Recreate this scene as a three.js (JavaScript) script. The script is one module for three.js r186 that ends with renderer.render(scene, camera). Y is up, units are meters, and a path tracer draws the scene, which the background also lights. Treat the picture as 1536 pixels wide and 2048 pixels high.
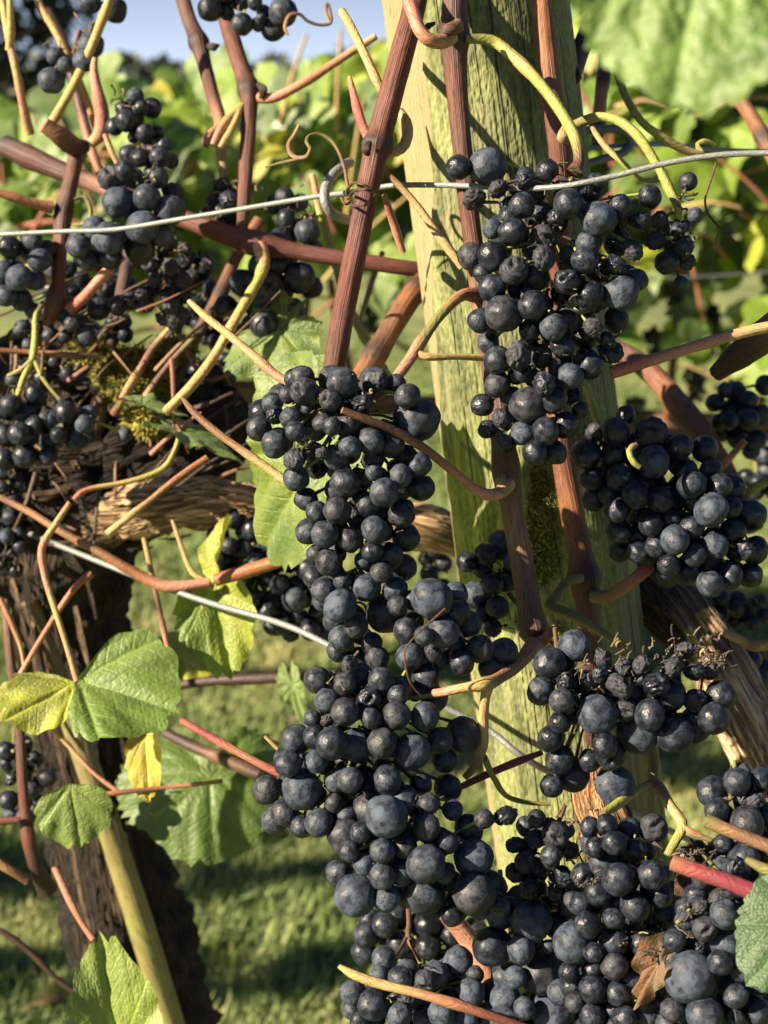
import * as THREE from 'three';
import { mergeGeometries } from 'three/addons/utils/BufferGeometryUtils.js';
import { createNoise3D } from 'simplex-noise';

// ---------------------------------------------------------------- camera, sky, sun, exposure
const W = 1536, H = 2048, FOV = 38, PITCH = 15.8 * Math.PI / 180;
const F = H / 2 / Math.tan(FOV * Math.PI / 360);
const EYE = new THREE.Vector3(0, 1.25, 0);
const FWD = new THREE.Vector3(0, -Math.sin(PITCH), -Math.cos(PITCH));
const UPC = new THREE.Vector3(0, Math.cos(PITCH), -Math.sin(PITCH));
const RGT = new THREE.Vector3(1, 0, 0);
const scene = new THREE.Scene();
const camera = new THREE.PerspectiveCamera(FOV, W / H, 0.02, 2000);
camera.position.copy(EYE);
camera.up.set(0, 1, 0);
camera.lookAt(EYE.clone().add(FWD));
camera.focus = 0.66;
camera.userData.fStop = 11.5;
scene.add(camera);
const SUN = new THREE.Vector3(-0.80, 0.50, 0.36).normalize();
{ // clear, slightly milky late-summer sky, brighter towards the sun and the horizon
  const w = 512, h = 256, d = new Float32Array(w * h * 4);
  for (let y = 0; y < h; y++) for (let x = 0; x < w; x++) {
    const e = ((y + 0.5) / h - 0.5) * Math.PI, a = ((x + 0.5) / w - 0.5) * Math.PI * 2, sy = Math.sin(e), c = Math.cos(e) * Math.cos(a) * SUN.x + sy * SUN.y + Math.cos(e) * Math.sin(a) * SUN.z;
    const t = Math.pow(1 - Math.max(0, sy), 10), g = 0.12 * Math.pow(Math.max(0, c), 6) + 0.5 * Math.pow(Math.max(0, c), 40), i = (y * w + x) * 4, low = sy < 0 ? 0.3 : 1;
    d[i] = (0.016 + 0.275 * t + g) * low; d[i + 1] = (0.036 + 0.305 * t + g * 0.93) * low; d[i + 2] = (0.088 + 0.335 * t + g * 0.80) * low; d[i + 3] = 1;
  }
  const t = new THREE.DataTexture(d, w, h, THREE.RGBAFormat, THREE.FloatType); t.mapping = THREE.EquirectangularReflectionMapping; t.magFilter = t.minFilter = THREE.LinearFilter; t.wrapS = THREE.RepeatWrapping; t.needsUpdate = true;
  scene.background = t; scene.environment = t;
}
const sun = new THREE.DirectionalLight(new THREE.Color(1, 0.85, 0.62), 5);
sun.name = 'sun';
sun.position.copy(SUN.clone().multiplyScalar(12));
sun.castShadow = true;
sun.shadow.mapSize.set(4096, 4096);
Object.assign(sun.shadow.camera, { left: -4, right: 4, top: 4, bottom: -4, near: 0.5, far: 40 });
sun.shadow.radius = 1;
scene.add(sun, sun.target);
const renderer = new THREE.WebGLRenderer({ antialias: true });
renderer.setSize(768, 1024);
renderer.shadowMap.enabled = true;
renderer.toneMapping = THREE.LinearToneMapping;
renderer.toneMappingExposure = 2.9;

// ---------------------------------------------------------------- helpers
const rng = (s) => { let a = (s * 2654435761) >>> 0; return () => { a = (a + 0x6d2b79f5) | 0; let t = Math.imul(a ^ (a >>> 15), 1 | a); t = (t + Math.imul(t ^ (t >>> 7), 61 | t)) ^ t; return ((t ^ (t >>> 14)) >>> 0) / 4294967296; }; };
const N3 = createNoise3D(rng(77));
const fbm = (x, y, z, o = 4) => { let s = 0, a = 0.5, f = 1; for (let i = 0; i < o; i++) { s += a * N3(x * f, y * f, z * f); a *= 0.5; f *= 2.03; } return s; };
const clamp = (x, a = 0, b = 1) => Math.min(b, Math.max(a, x));
const smooth = (a, b, x) => { const t = clamp((x - a) / (b - a)); return t * t * (3 - 2 * t); };
const lerp = (a, b, t) => a + (b - a) * t;
const V = (x, y, z) => new THREE.Vector3(x, y, z);
// a place in the vineyard, from the photograph's pixel and a distance along the line of sight
const P = (x, y, d) => EYE.clone().addScaledVector(FWD, d).addScaledVector(RGT, (x - W / 2) / F * d).addScaledVector(UPC, -(y - H / 2) / F * d);
const S = (n, d) => n * d / F;
const C = (r, g, b) => [r, g, b];
const used = new Map();
function numbered(name) { const n = used.get(name) ?? 0; used.set(name, n + 1); return n ? name + '_' + String(n).padStart(3, '0') : name; }
function tag(o, label, category, group, kind) { if (label) o.userData.label = label; if (category) o.userData.category = category; if (group) o.userData.group = group; if (kind) o.userData.kind = kind; return o; }
function thing(name, label, category, base, group) { const o = new THREE.Group(); o.name = numbered(name); o.position.copy(base); scene.add(o); return tag(o, label, category, group); }
// geometry is made in world metres; a mesh under a thing is moved to the thing's own base
function mesh(name, geo, mat, parent = scene, kind) {
  const m = new THREE.Mesh(geo, mat); m.castShadow = m.receiveShadow = true;
  if (parent === scene) m.name = numbered(name); else { m.name = name; const n = parent.children.filter((c) => c.name === name || (c.name.startsWith(name + '_') && /^\d{3}$/.test(c.name.slice(name.length + 1)))).length; if (n) m.name = name + '_' + String(n).padStart(3, '0'); }
  if (parent !== scene) { const b = V(0, 0, 0); for (let p = parent; p && p !== scene; p = p.parent) b.add(p.position); geo.translate(-b.x, -b.y, -b.z); }
  parent.add(m);
  if (kind) m.userData.kind = kind;
  return m;
}
function solo(name, geo, mat, label, category, group) {   // a thing that is one mesh, its origin at its own middle
  geo.computeBoundingBox(); const c = geo.boundingBox.getCenter(V(0, 0, 0)); geo.translate(-c.x, -c.y, -c.z);
  const m = mesh(name, geo, mat); m.position.copy(c); return tag(m, label, category, group);
}
function dataTex(w, h, fn, srgb = true) {
  const d = new Uint8Array(w * h * 4);
  for (let y = 0; y < h; y++) for (let x = 0; x < w; x++) {
    const c = fn(x / w, y / h), i = (y * w + x) * 4;
    for (let k = 0; k < 3; k++) { const v = clamp(Array.isArray(c) ? c[k] : c); d[i + k] = 255 * (srgb ? (v <= 0.0031308 ? 12.92 * v : 1.055 * Math.pow(v, 1 / 2.4) - 0.055) : v); }
    d[i + 3] = 255;
  }
  const t = new THREE.DataTexture(d, w, h); t.wrapS = t.wrapT = THREE.RepeatWrapping; t.magFilter = THREE.LinearFilter; t.minFilter = THREE.LinearFilter;
  if (srgb) t.colorSpace = THREE.SRGBColorSpace; t.needsUpdate = true; return t;
}
const mix3 = (a, b, t) => [lerp(a[0], b[0], t), lerp(a[1], b[1], t), lerp(a[2], b[2], t)];

// round sweep along a curve through control points: radii, colours and swellings follow the control points
function sweep(pts, rad, o = {}) {
  const { sides = 10, step = 0.006, uRep = 1, vLen = 0.05, flat = 1, wob = 0, wobF = 60, ridge = 0, ridges = 9, nodes = [], seed = 1, cut = null, round = false, twist = 0 } = o;
  const curve = new THREE.CatmullRomCurve3(pts, false, 'centripetal');
  const n = Math.max(o.min ?? 6, Math.min(o.max ?? 160, Math.ceil(curve.getLength() / step)));
  const k = pts.length - 1, at = (list, t) => { if (!Array.isArray(list)) return list; const u = clamp(t * (list.length - 1), 0, list.length - 1 - 1e-6), i = Math.floor(u); return lerp(list[i], list[i + 1] ?? list[i], u - i); };
  const cols = o.col && (Array.isArray(o.col[0]) ? o.col : [o.col, o.col]);
  const colAt = (t) => { const u = clamp(t * (cols.length - 1), 0, cols.length - 1 - 1e-6), i = Math.floor(u); return mix3(cols[i], cols[i + 1] ?? cols[i], u - i); };
  const pos = [], uv = [], col = [], idx = [], sp = [];
  for (let i = 0; i <= n; i++) sp.push(curve.getPoint(i / n));
  let T = sp[1].clone().sub(sp[0]).normalize();
  let A = (o.ref ? o.ref.clone() : Math.abs(T.y) < 0.9 ? V(0, 1, 0) : V(1, 0, 0)); A.addScaledVector(T, -A.dot(T)).normalize();
  let len = 0;
  for (let i = 0; i <= n; i++) {
    const t = i / n, T2 = sp[Math.min(n, i + 1)].clone().sub(sp[Math.max(0, i - 1)]).normalize();
    A.addScaledVector(T2, -A.dot(T2)).normalize(); T = T2;
    const B = T.clone().cross(A);
    if (i) len += sp[i].distanceTo(sp[i - 1]);
    let r = at(rad, t);
    for (const [nt, gain, width] of nodes) { const q = (t - nt) * curve.getLength() / width; r *= 1 + gain * Math.exp(-q * q); }
    if (round) { const e = Math.min(t, 1 - t) * curve.getLength() / r; if (e < 1) r *= Math.sqrt(Math.max(0.05, 1 - (1 - e) * (1 - e))); }
    let c = cols ? colAt(t) : [1, 1, 1];
    for (const [nt, gain, width, dark] of nodes) if (dark) { const q = (t - nt) * curve.getLength() / width; c = mix3(c, dark, Math.exp(-q * q)); }
    for (let j = 0; j <= sides; j++) {
      const a = j / sides * Math.PI * 2 + twist * t, ca = Math.cos(a), sa = Math.sin(a);
      let rr = r;
      if (wob) rr *= 1 + wob * fbm(sp[i].x * wobF + ca * 1.3 + seed * 7, sp[i].y * wobF + sa * 1.3, sp[i].z * wobF + seed, 3);
      if (ridge) rr *= 1 + ridge * N3(ca * ridges / 3 + seed * 3, sa * ridges / 3, len * 9 + seed);
      const q = sp[i].clone().addScaledVector(A, ca * rr).addScaledVector(B, sa * rr * flat);
      pos.push(q.x, q.y, q.z); uv.push(j / sides * uRep, len / vLen); col.push(...c);
    }
  }
  for (let i = 0; i < n; i++) for (let j = 0; j < sides; j++) { const a = i * (sides + 1) + j, b = a + sides + 1; idx.push(a, a + 1, b, b, a + 1, b + 1); }
  for (const e of [0, n]) {
    const c0 = cut ?? (cols ? colAt(e / n) : [1, 1, 1]), m = pos.length / 3, dir = e ? 1 : -1, tt = sp[Math.min(n, e + 1)].clone().sub(sp[Math.max(0, e - 1)]).normalize().multiplyScalar(dir * at(rad, e / n) * 0.18);
    const q = sp[e].clone().add(tt); pos.push(q.x, q.y, q.z); uv.push(0.5, 0); col.push(...c0);
    for (let j = 0; j <= sides; j++) { const s = (e * (sides + 1) + j) * 3; pos.push(pos[s], pos[s + 1], pos[s + 2]); uv.push(0.5 + 0.1 * Math.cos(j), 0.1 * Math.sin(j)); col.push(...c0); }
    for (let j = 0; j < sides; j++) { if (e) idx.push(m, m + 1 + j, m + 2 + j); else idx.push(m, m + 2 + j, m + 1 + j); }
  }
  const g = new THREE.BufferGeometry();
  g.setAttribute('position', new THREE.Float32BufferAttribute(pos, 3));
  g.setAttribute('uv', new THREE.Float32BufferAttribute(uv, 2));
  g.setAttribute('color', new THREE.Float32BufferAttribute(col, 3));
  g.setIndex(idx); g.computeVertexNormals();
  // smooth the seam of the tube
  const nn = g.attributes.normal;
  for (let i = 0; i <= n; i++) { const a = i * (sides + 1), b = a + sides, v = V(nn.getX(a) + nn.getX(b), nn.getY(a) + nn.getY(b), nn.getZ(a) + nn.getZ(b)).normalize(); nn.setXYZ(a, v.x, v.y, v.z); nn.setXYZ(b, v.x, v.y, v.z); }
  return g;
}

// ---------------------------------------------------------------- materials
const std = (o) => new THREE.MeshStandardMaterial(o);
const phys = (o) => new THREE.MeshPhysicalMaterial(o);
// cane bark: fine lengthwise ridges with dark flecks
const caneH = (u, v) => { const a = u * Math.PI * 2, c = Math.cos(a), s = Math.sin(a), b = v * Math.PI * 2; const x = Math.cos(b), y = Math.sin(b);
  return { r: N3(c * 6 + x * 0.25, s * 6 + y * 0.25, 3) * 0.3 + N3(c * 12 + x * 0.3, s * 12 + y * 0.3, 3) * 0.5 + N3(c * 24 + x * 0.45, s * 24 + y * 0.45, 9) * 0.5, f: N3(c * 5 + x * 3, s * 5 + y * 3, 21), m: N3(c * 1.2 + x * 1.2, s * 1.2 + y * 1.2, 31) }; };
const caneMap = dataTex(256, 512, (u, v) => { const h = caneH(u, v); const k = clamp(0.74 + 0.26 * h.r + 0.16 * h.m) * lerp(1, 0.5, smooth(0.4, 0.65, h.f)); return [k, k * lerp(0.96, 1, h.m * 0.5 + 0.5), k * 0.98]; });
const caneBump = dataTex(256, 512, (u, v) => { const h = caneH(u, v); return 0.5 + 0.35 * h.r; }, false);
const M = {};
M.cane = std({ map: caneMap, bumpMap: caneBump, bumpScale: 0.0006, vertexColors: true, roughness: 0.582 });
const stalkMap = dataTex(128, 256, (u, v) => { const a = u * 6.2832, b = v * 6.2832; const c = Math.cos(a), s = Math.sin(a), x = Math.cos(b), y = Math.sin(b); let k = 0.80 + 0.13 * N3(c * 5 + x * 0.3, s * 5 + y * 0.3, 2) + 0.13 * N3(c + x * 2, s + y * 2, 5); k *= lerp(1, 0.72, smooth(0.5, 0.8, N3(c * 2 + x * 3, s * 2 + y * 3, 15))); return [k, k * (0.93 + 0.10 * N3(c + x, s + y, 8)), k * (0.92 + 0.1 * N3(c + x * 1.5, s + y, 18))]; });
M.stalk = std({ map: stalkMap, bumpMap: stalkMap, bumpScale: 0.0006, vertexColors: true, roughness: 0.58 });
// old peeling wood
const barkH = (u, v) => { const a = u * 6.2832, b = v * 6.2832, c = Math.cos(a), s = Math.sin(a), x = Math.cos(b), y = Math.sin(b); return 0.55 * N3(c * 4 + x * 0.8, s * 4 + y * 0.8, 1) + 0.4 * N3(c * 9 + x * 1.6, s * 9 + y * 1.6, 4) + 0.25 * N3(c * 18 + x * 4, s * 18 + y * 4, 8); };
const barkMap = dataTex(512, 512, (u, v) => { const h = barkH(u, v); return mix3([0.22, 0.17, 0.13], [1, 0.93, 0.84], smooth(-0.55, 0.5, h)); });
const barkBump = dataTex(512, 512, (u, v) => smooth(-0.8, 0.8, barkH(u, v)), false);
M.bark = std({ map: barkMap, bumpMap: barkBump, bumpScale: 0.006, vertexColors: true, roughness: 0.9 });
M.steel = std({ color: new THREE.Color().setRGB(0.22, 0.23, 0.225), metalness: 0.35, roughness: 0.55, bumpMap: dataTex(128, 128, (u, v) => 0.5 + 0.4 * fbm(u * 9, v * 9, 1), false), bumpScale: 0.0004 });
M.oldSteel = std({ color: new THREE.Color().setRGB(0.14, 0.15, 0.16), metalness: 0.5, roughness: 0.6 });
M.dry = std({ vertexColors: true, roughness: 0.9 });

// ---------------------------------------------------------------- ground
const grassTone = dataTex(512, 512, (u, v) => { const a = u * 6.2832, b = v * 6.2832, x = Math.cos(a) * 2, y = Math.sin(a) * 2, z = Math.cos(b) * 2, w = Math.sin(b) * 2; const n = fbm(x + z, y + w, z - y, 5); return mix3([0.09, 0.12, 0.035], [0.20, 0.22, 0.07], smooth(-0.5, 0.5, n)); });
grassTone.repeat.set(120, 120);
{
  const g = new THREE.PlaneGeometry(900, 900, 60, 60); g.rotateX(-Math.PI / 2);
  const m = mesh('ground', g, std({ map: grassTone, roughness: 1 })); m.userData.kind = 'structure';
  const blade = []; const r0 = rng(5);
  const tuft = [];
  for (let i = 0; i < 9; i++) {
    const a = r0() * 6.28, h = 0.014 + r0() * 0.02, w = 0.0013 + r0() * 0.0012, lean = 0.008 + r0() * 0.025, ox = (r0() - 0.5) * 0.045, oz = (r0() - 0.5) * 0.045, dx = Math.cos(a), dz = Math.sin(a);
    const g2 = new THREE.BufferGeometry();
    const p = [ox - dz * w, 0, oz + dx * w, ox + dz * w, 0, oz - dx * w, ox + dx * lean * 0.4 + dz * w, h * 0.6, oz + dz * lean * 0.4 - dx * w, ox + dx * lean * 0.4 - dz * w, h * 0.6, oz + dz * lean * 0.4 + dx * w, ox + dx * lean, h, oz + dz * lean];
    g2.setAttribute('position', new THREE.Float32BufferAttribute(p, 3)); g2.setIndex([0, 1, 2, 0, 2, 3, 3, 2, 4]); g2.computeVertexNormals(); tuft.push(g2);
  }
  const tg = mergeGeometries(tuft), COUNT = 90000, im = new THREE.InstancedMesh(tg, phys({ color: 0xffffff, roughness: 0.75, transmission: 0.3, thickness: 0, side: THREE.DoubleSide }), COUNT);
  const q = new THREE.Quaternion(), m4 = new THREE.Matrix4(), r = rng(9), col = new THREE.Color();
  for (let i = 0; i < COUNT; i++) {
    const z = -(1.2 + 6.5 * Math.pow(r(), 1.6)), x = (r() - 0.5) * (1.4 + -z * 0.85) , s = 0.6 + r() * 0.9;
    q.setFromAxisAngle(V(0, 1, 0), r() * 6.28);
    m4.compose(V(x, 0, z), q, V(s, s * (0.7 + r() * 0.5), s)); im.setMatrixAt(i, m4);
    const n = fbm(x * 2.2, z * 2.2, 4, 3), dry = clamp(0.25 + n * 0.9 + (r() - 0.5) * 0.5);
    const c = mix3([0.19, 0.265, 0.07], [0.52, 0.46, 0.20], dry * dry); col.setRGB(...c); im.setColorAt(i, col);
  }
  im.name = 'grass'; im.castShadow = im.receiveShadow = true; scene.add(im); tag(im, 'short rough lawn grass with dry tips between the vine rows', 'grass', null, 'stuff');
}

// ---------------------------------------------------------------- wooden post
{
  const T0 = P(940, 0, 0.775), T1 = P(1096, 1240, 0.835), dir = T1.clone().sub(T0).normalize();
  const top = T0.clone().addScaledVector(dir, -0.62), L = (top.y + 0.05) / -dir.y, L0 = 0.62, LV = 0.40;
  const e1 = RGT.clone().addScaledVector(dir, -RGT.dot(dir)).normalize(), e2 = e1.clone().cross(dir).normalize(); if (e2.dot(FWD) > 0) e2.negate();
  const R = 0.0512, NS = 120, NL = 420, pos = [], uv = [], idx = [];
  const edge = (s) => (118 + clamp((s - L0) * 150, -24, 34)) * Math.PI / 180;      // where the sawn left face begins
  for (let i = 0; i <= NL; i++) {
    const s = i / NL * L, c = top.clone().addScaledVector(dir, s), r = R * (1 + 0.05 * (s - L0)), a1 = edge(s) + 0.05 * N3(s * 6, 1, 4) + 0.02 * N3(s * 40, 1, 6), a2 = 208 * Math.PI / 180;
    const x1 = Math.cos(a1) * r, y1 = Math.sin(a1) * r, x2 = Math.cos(a2) * r, y2 = Math.sin(a2) * r;
    for (let j = 0; j <= NS; j++) {
      const a = j / NS * Math.PI * 2; let x = Math.cos(a) * r, y = Math.sin(a) * r;
      if (a > a1 && a < a2) { const f = (a - a1) / (a2 - a1), g = Math.tan((f - 0.5) * (a2 - a1)) / Math.tan((a2 - a1) / 2) * 0.5 + 0.5; x = lerp(x1, x2, g); y = lerp(y1, y2, g); }
      const n = 1 + 0.010 * N3(Math.cos(a) * 3, Math.sin(a) * 3, s * 4) + 0.012 * N3(Math.cos(a) * 1, Math.sin(a) * 1, s * 2.5 + 9) + 0.004 * N3(Math.cos(a) * 9, Math.sin(a) * 9, s * 8);
      const q = c.clone().addScaledVector(e1, x * n).addScaledVector(e2, y * n); pos.push(q.x, q.y, q.z); uv.push(j / NS, (s - L0) / 0.75);
    }
  }
  for (let i = 0; i < NL; i++) for (let j = 0; j < NS; j++) { const a = i * (NS + 1) + j, b = a + NS + 1; idx.push(a, b, a + 1, b, b + 1, a + 1); }
  const cI = pos.length / 3; pos.push(top.x, top.y, top.z); uv.push(0.5, 0); for (let j = 0; j < NS; j++) idx.push(cI, j, j + 1);
  const g = new THREE.BufferGeometry(); g.setAttribute('position', new THREE.Float32BufferAttribute(pos, 3)); g.setAttribute('uv', new THREE.Float32BufferAttribute(uv, 2)); g.setIndex(idx); g.computeVertexNormals();
  const fiss = (u, v) => { // long drying cracks
    let k = 0; for (const [cu, v0, v1, w] of [[0.19, -0.4, 0.35, 0.0016], [0.155, -0.4, 0.22, 0.0013], [0.232, -0.2, 0.45, 0.0013], [0.262, -0.3, 0.12, 0.0009], [0.285, 0.28, 0.9, 0.0011], [0.21, 0.5, 1, 0.0011], [0.315, -0.3, 1, 0.0008], [0.10, 0, 0.9, 0.0014], [0.36, 0.1, 0.4, 0.0007]]) {
      const vv = v > 0.7 ? v - 1 : v; const x = cu + 0.004 * N3(cu * 90, v * 5, 1) + 0.0012 * N3(cu * 90, v * 30, 2), e = Math.min(smooth(v0, v0 + 0.08, vv), 1 - smooth(v1 - 0.08, v1, vv));
      const ww = w * (0.35 + 0.65 * clamp(0.5 + N3(cu * 50, v * 14, 3))) * e; if (ww > 0) k = Math.max(k, 1 - smooth(ww * 0.5, ww * 1.3, Math.abs(u - x))); } return k; };
  const grain = (u, v) => 0.6 * N3(u * 90, v * 2.2, 1) + 0.4 * N3(u * 240, v * 6, 2);
  const map = dataTex(1024, 1024, (u, v) => {
    const a = u * Math.PI * 2, vv = v > 0.8 ? v - 1 : v, s = L0 + vv * 0.75, a1 = edge(s) + 0.05 * N3(s * 6, 1, 4) + 0.02 * N3(s * 40, 1, 6);
    const gr = grain(u, v), big = fbm(u * 14, v * 7, 5, 4), fine = fbm(u * 110, v * 120, 7, 3), cr = fiss(u, v);
    const wood = mix3([0.235, 0.18, 0.085], [0.37, 0.30, 0.155], clamp(0.55 + 0.35 * gr + 0.3 * big));
    const alga = mix3([0.070, 0.082, 0.028], [0.262, 0.282, 0.11], clamp(0.5 + 0.85 * big + 0.6 * fine + 0.14 * gr));
    const grey = mix3([0.095, 0.10, 0.05], [0.25, 0.255, 0.125], clamp(0.5 + 0.5 * gr));
    let c = mix3(alga, grey, smooth(0.05, 0.55, N3(u * 9 + 3, v * 5, 11) + 0.5 * N3(u * 34, v * 26, 19) + 0.15 * gr - 0.1));
    c = mix3(c, wood, smooth(0.35, 0.6, gr * 0.6 + N3(u * 20, v * 9, 13) * 0.5) * 0.10);
    if (a > a1 && a < 3.63) c = mix3(wood, mix3(wood, alga, 0.7), smooth(0.3, 0.7, N3(u * 30, v * 12, 17) + 0.35 * gr) * 0.7 + 0.3 * (1 - smooth(0, 0.05, a - a1)));
    if (Math.abs(a - a1) < 0.012) c = mix3(c, [0.2, 0.15, 0.07], 0.6);
    c = mix3(c, [0.10, 0.085, 0.05], 0.55 * smooth(0.35, 0.7, fbm(u * 30 + 4, v * 16, 21, 4)));
    const knot = Math.hypot((u - 0.335) * 32, (v - 0.15) * 75) ; if (knot < 0.9) c = mix3(c, [0.24, 0.19, 0.09], 0.6 * (1 - knot / 0.9));
    return mix3(c, [0.03, 0.026, 0.016], cr * 0.9);
  });
  const bump = dataTex(1024, 1024, (u, v) => clamp(0.62 + 0.14 * grain(u, v) + 0.16 * fbm(u * 110, v * 120, 7, 3) - 0.6 * fiss(u, v)), false);
  const p = thing('wooden_post', 'weathered round wooden post with green algae and a pale sawn left face', 'post', V(top.x + dir.x * L, 0, top.z + dir.z * L));
  mesh('shaft', g, std({ map, bumpMap: bump, bumpScale: 0.004, roughness: 0.88 }), p);
  // two tufts of moss that grow in the shelter of the canes
  const clumps = [], r = rng(44), bl = [];
  for (const [cx, cy, wx, wy, n] of [[1088, 1060, 36, 110, 900], [1112, 1275, 30, 30, 160], [1080, 960, 22, 40, 160]]) for (let i = 0; i < n; i++) {
    const a = r() * 6.283, q = Math.sqrt(r()), x = cx + Math.cos(a) * q * wx, y = cy + Math.sin(a) * q * wy, s = L0 + (y / 1240) * T0.distanceTo(T1);
    const cxp = 940 + y / 1240 * 156, xr = clamp((x - cxp) / 188, -0.98, 0.98), d0 = 0.775 + 0.06 * y / 1240, at = P(x, y, d0 - R * Math.sqrt(1 - xr * xr) - 0.0005);
    const g2 = new THREE.ConeGeometry(0.0007 + r() * 0.0005, 0.003 + r() * 0.005, 4); g2.translate(0, 0.002, 0);
    g2.applyQuaternion(new THREE.Quaternion().setFromUnitVectors(V(0, 1, 0), e2.clone().addScaledVector(e1, xr * 1.2 + (r() - 0.5) * 1.6).addScaledVector(UPC, (r() - 0.5) * 1.8).normalize())); g2.translate(at.x, at.y, at.z);
    const k = r(), cc = mix3([0.05, 0.06, 0.012], [0.30, 0.30, 0.05], k * k), ca = []; for (let v = 0; v < g2.attributes.position.count; v++) ca.push(...cc); g2.setAttribute('color', new THREE.Float32BufferAttribute(ca, 3)); bl.push(g2);
  }
  mesh('moss', mergeGeometries(bl), M.dry, p, 'stuff');
}

// ---------------------------------------------------------------- wires and hooks
const pp = (list) => list.map(([x, y, d]) => P(x, y, d));
function wire(label, pts, r, mat = M.steel) { return solo('trellis_wire', sweep(pp(pts), r, { sides: 10, step: 0.006, vLen: 0.02, wob: 0.05, wobF: 200 }), mat, label, 'wire'); }
wire('upper galvanised trellis wire running past the post and reddish cane', [[-700, 492, 1.0], [-250, 482, 0.89], [0, 469, 0.845], [120, 463, 0.83], [230, 459, 0.81], [350, 440, 0.79], [470, 420, 0.775], [560, 405, 0.755], [640, 392, 0.74], [700, 385, 0.725], [745, 377, 0.712], [790, 371, 0.703], [870, 370, 0.697], [960, 373, 0.683], [1050, 377, 0.668], [1130, 372, 0.655], [1230, 352, 0.65], [1330, 327, 0.645], [1430, 311, 0.64], [1536, 306, 0.635], [1750, 310, 0.62]], 0.00132);
wire('thin second wire behind the post threaded through the dark steel loop', [[1125, 303, 0.83], [1180, 297, 0.84], [1260, 290, 0.85], [1330, 289, 0.86], [1400, 297, 0.87], [1470, 301, 0.88], [1560, 303, 0.9], [1900, 310, 1.0]], 0.0013);
wire('lower slack trellis wire curving down behind the long middle bunch', [[-350, 985, 1.15], [45, 1063, 0.96], [90, 1080, 0.93], [170, 1112, 0.90], [270, 1152, 0.875], [360, 1186, 0.85], [450, 1215, 0.83], [540, 1240, 0.81], [600, 1262, 0.795], [660, 1292, 0.785], [760, 1345, 0.77], [860, 1400, 0.765], [980, 1462, 0.76], [1040, 1510, 0.755], [1130, 1560, 0.77], [1400, 1690, 0.82]], 0.00175);
wire('far blurred wire of the next row at the right edge', [[1180, 560, 2.3], [1330, 557, 2.3], [1536, 545, 2.3], [1800, 530, 2.3]], 0.0018, M.oldSteel);
solo('steel_hook', sweep(pp([[705, 322, 0.735], [684, 334, 0.728], [664, 352, 0.722], [651, 376, 0.718], [650, 402, 0.716], [660, 422, 0.718], [678, 434, 0.724], [702, 441, 0.735]]), 0.0025, { sides: 12, step: 0.002, vLen: 0.02, round: true }), M.steel, 'bright bent steel hook beside the reddish cane, holding the upper wire', 'hook');
solo('steel_hook', sweep(pp([[1150, 262, 0.835], [1205, 258, 0.84], [1238, 260, 0.842], [1256, 272, 0.845], [1259, 290, 0.846], [1248, 304, 0.844], [1215, 315, 0.84], [1172, 328, 0.835]]), 0.0024, { sides: 12, step: 0.002, vLen: 0.02 }), M.oldSteel, 'dark steel loop right of the post with the second wire through it', 'hook');

// ---------------------------------------------------------------- canes and stalks
const RB = C(0.165, 0.050, 0.030), RD = C(0.111, 0.033, 0.026), BR = C(0.148, 0.070, 0.044), DK = C(0.056, 0.030, 0.024), OR = C(0.296, 0.118, 0.044), PB = C(0.104, 0.041, 0.037), TAN = C(0.311, 0.178, 0.089);
const YE = C(0.487, 0.386, 0.143), PK = C(0.470, 0.168, 0.118), RO = C(0.420, 0.202, 0.101), GY = C(0.353, 0.386, 0.084), OL = C(0.202, 0.202, 0.059), STRAW = C(0.521, 0.386, 0.168), SAL = C(0.504, 0.252, 0.168), CRI = C(0.353, 0.084, 0.084), BRK = C(0.19, 0.10, 0.05);
const wpx = (list, pts) => pts.map((p, i) => (Array.isArray(list) ? list[Math.min(list.length - 1, Math.round(i / (pts.length - 1) * (list.length - 1)))] : list) / 2 * p[2] / F);
function stalkGeo(pts, w, col, o = {}) { const h = Math.abs(Math.sin(pts[0][0] * 12.9 + pts[0][1] * 7.7)); return sweep(pp(pts), wpx(w, pts).map((x) => x * 0.93), { nodes: o.sides ? [] : [[0.25 + 0.5 * h, 0.10 + 0.1 * h, 0.004], [0.8 - 0.5 * h * h, -0.08, 0.008]], sides: 9, step: 0.004, vLen: 0.04, col, ridge: 0.05, seed: pts[0][0] * 0.013, cut: o.cut ?? C(0.2, 0.12, 0.06), wob: 0.09, wobF: 70, ...o }); }
// a cane with the leaf stalks, tendrils and buds that grow from it
function cane(label, pts, w, col, kids = [], o = {}) {
  const g = sweep(pp(pts), wpx(w, pts).map((x) => x * 0.93), { sides: 20, step: 0.0035, vLen: 0.09, col, ridge: 0.035, ridges: 12, wob: 0.07, wobF: 34, nodes: [[0.28, 0.2, 0.007, DK], [0.7, 0.2, 0.007, DK]], seed: pts[0][0] * 0.017 + pts[0][1] * 0.01, ...o });
  const b = P(...pts[pts.length - 1]), t = thing('vine_cane', label, 'cane', b, o.group);
  mesh('shoot', g, M.cane, t);
  for (const [name, kp, kw, kc, ko] of kids) mesh(name, name === 'bud' ? sweep(pp(kp), wpx(kw, kp), { sides: 9, step: 0.0015, col: kc, wob: 0.25, wobF: 260, min: 8, vLen: 0.03 }) : stalkGeo(kp, kw, kc, ko), name === 'bud' ? M.cane : M.stalk, t);
  return t;
}
function stalk(label, pts, w, col, o = {}) { return solo(o.name ?? 'leaf_stalk', stalkGeo(pts, w, col, o), M.stalk, label, o.category ?? 'leaf stalk', o.group); }

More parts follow.
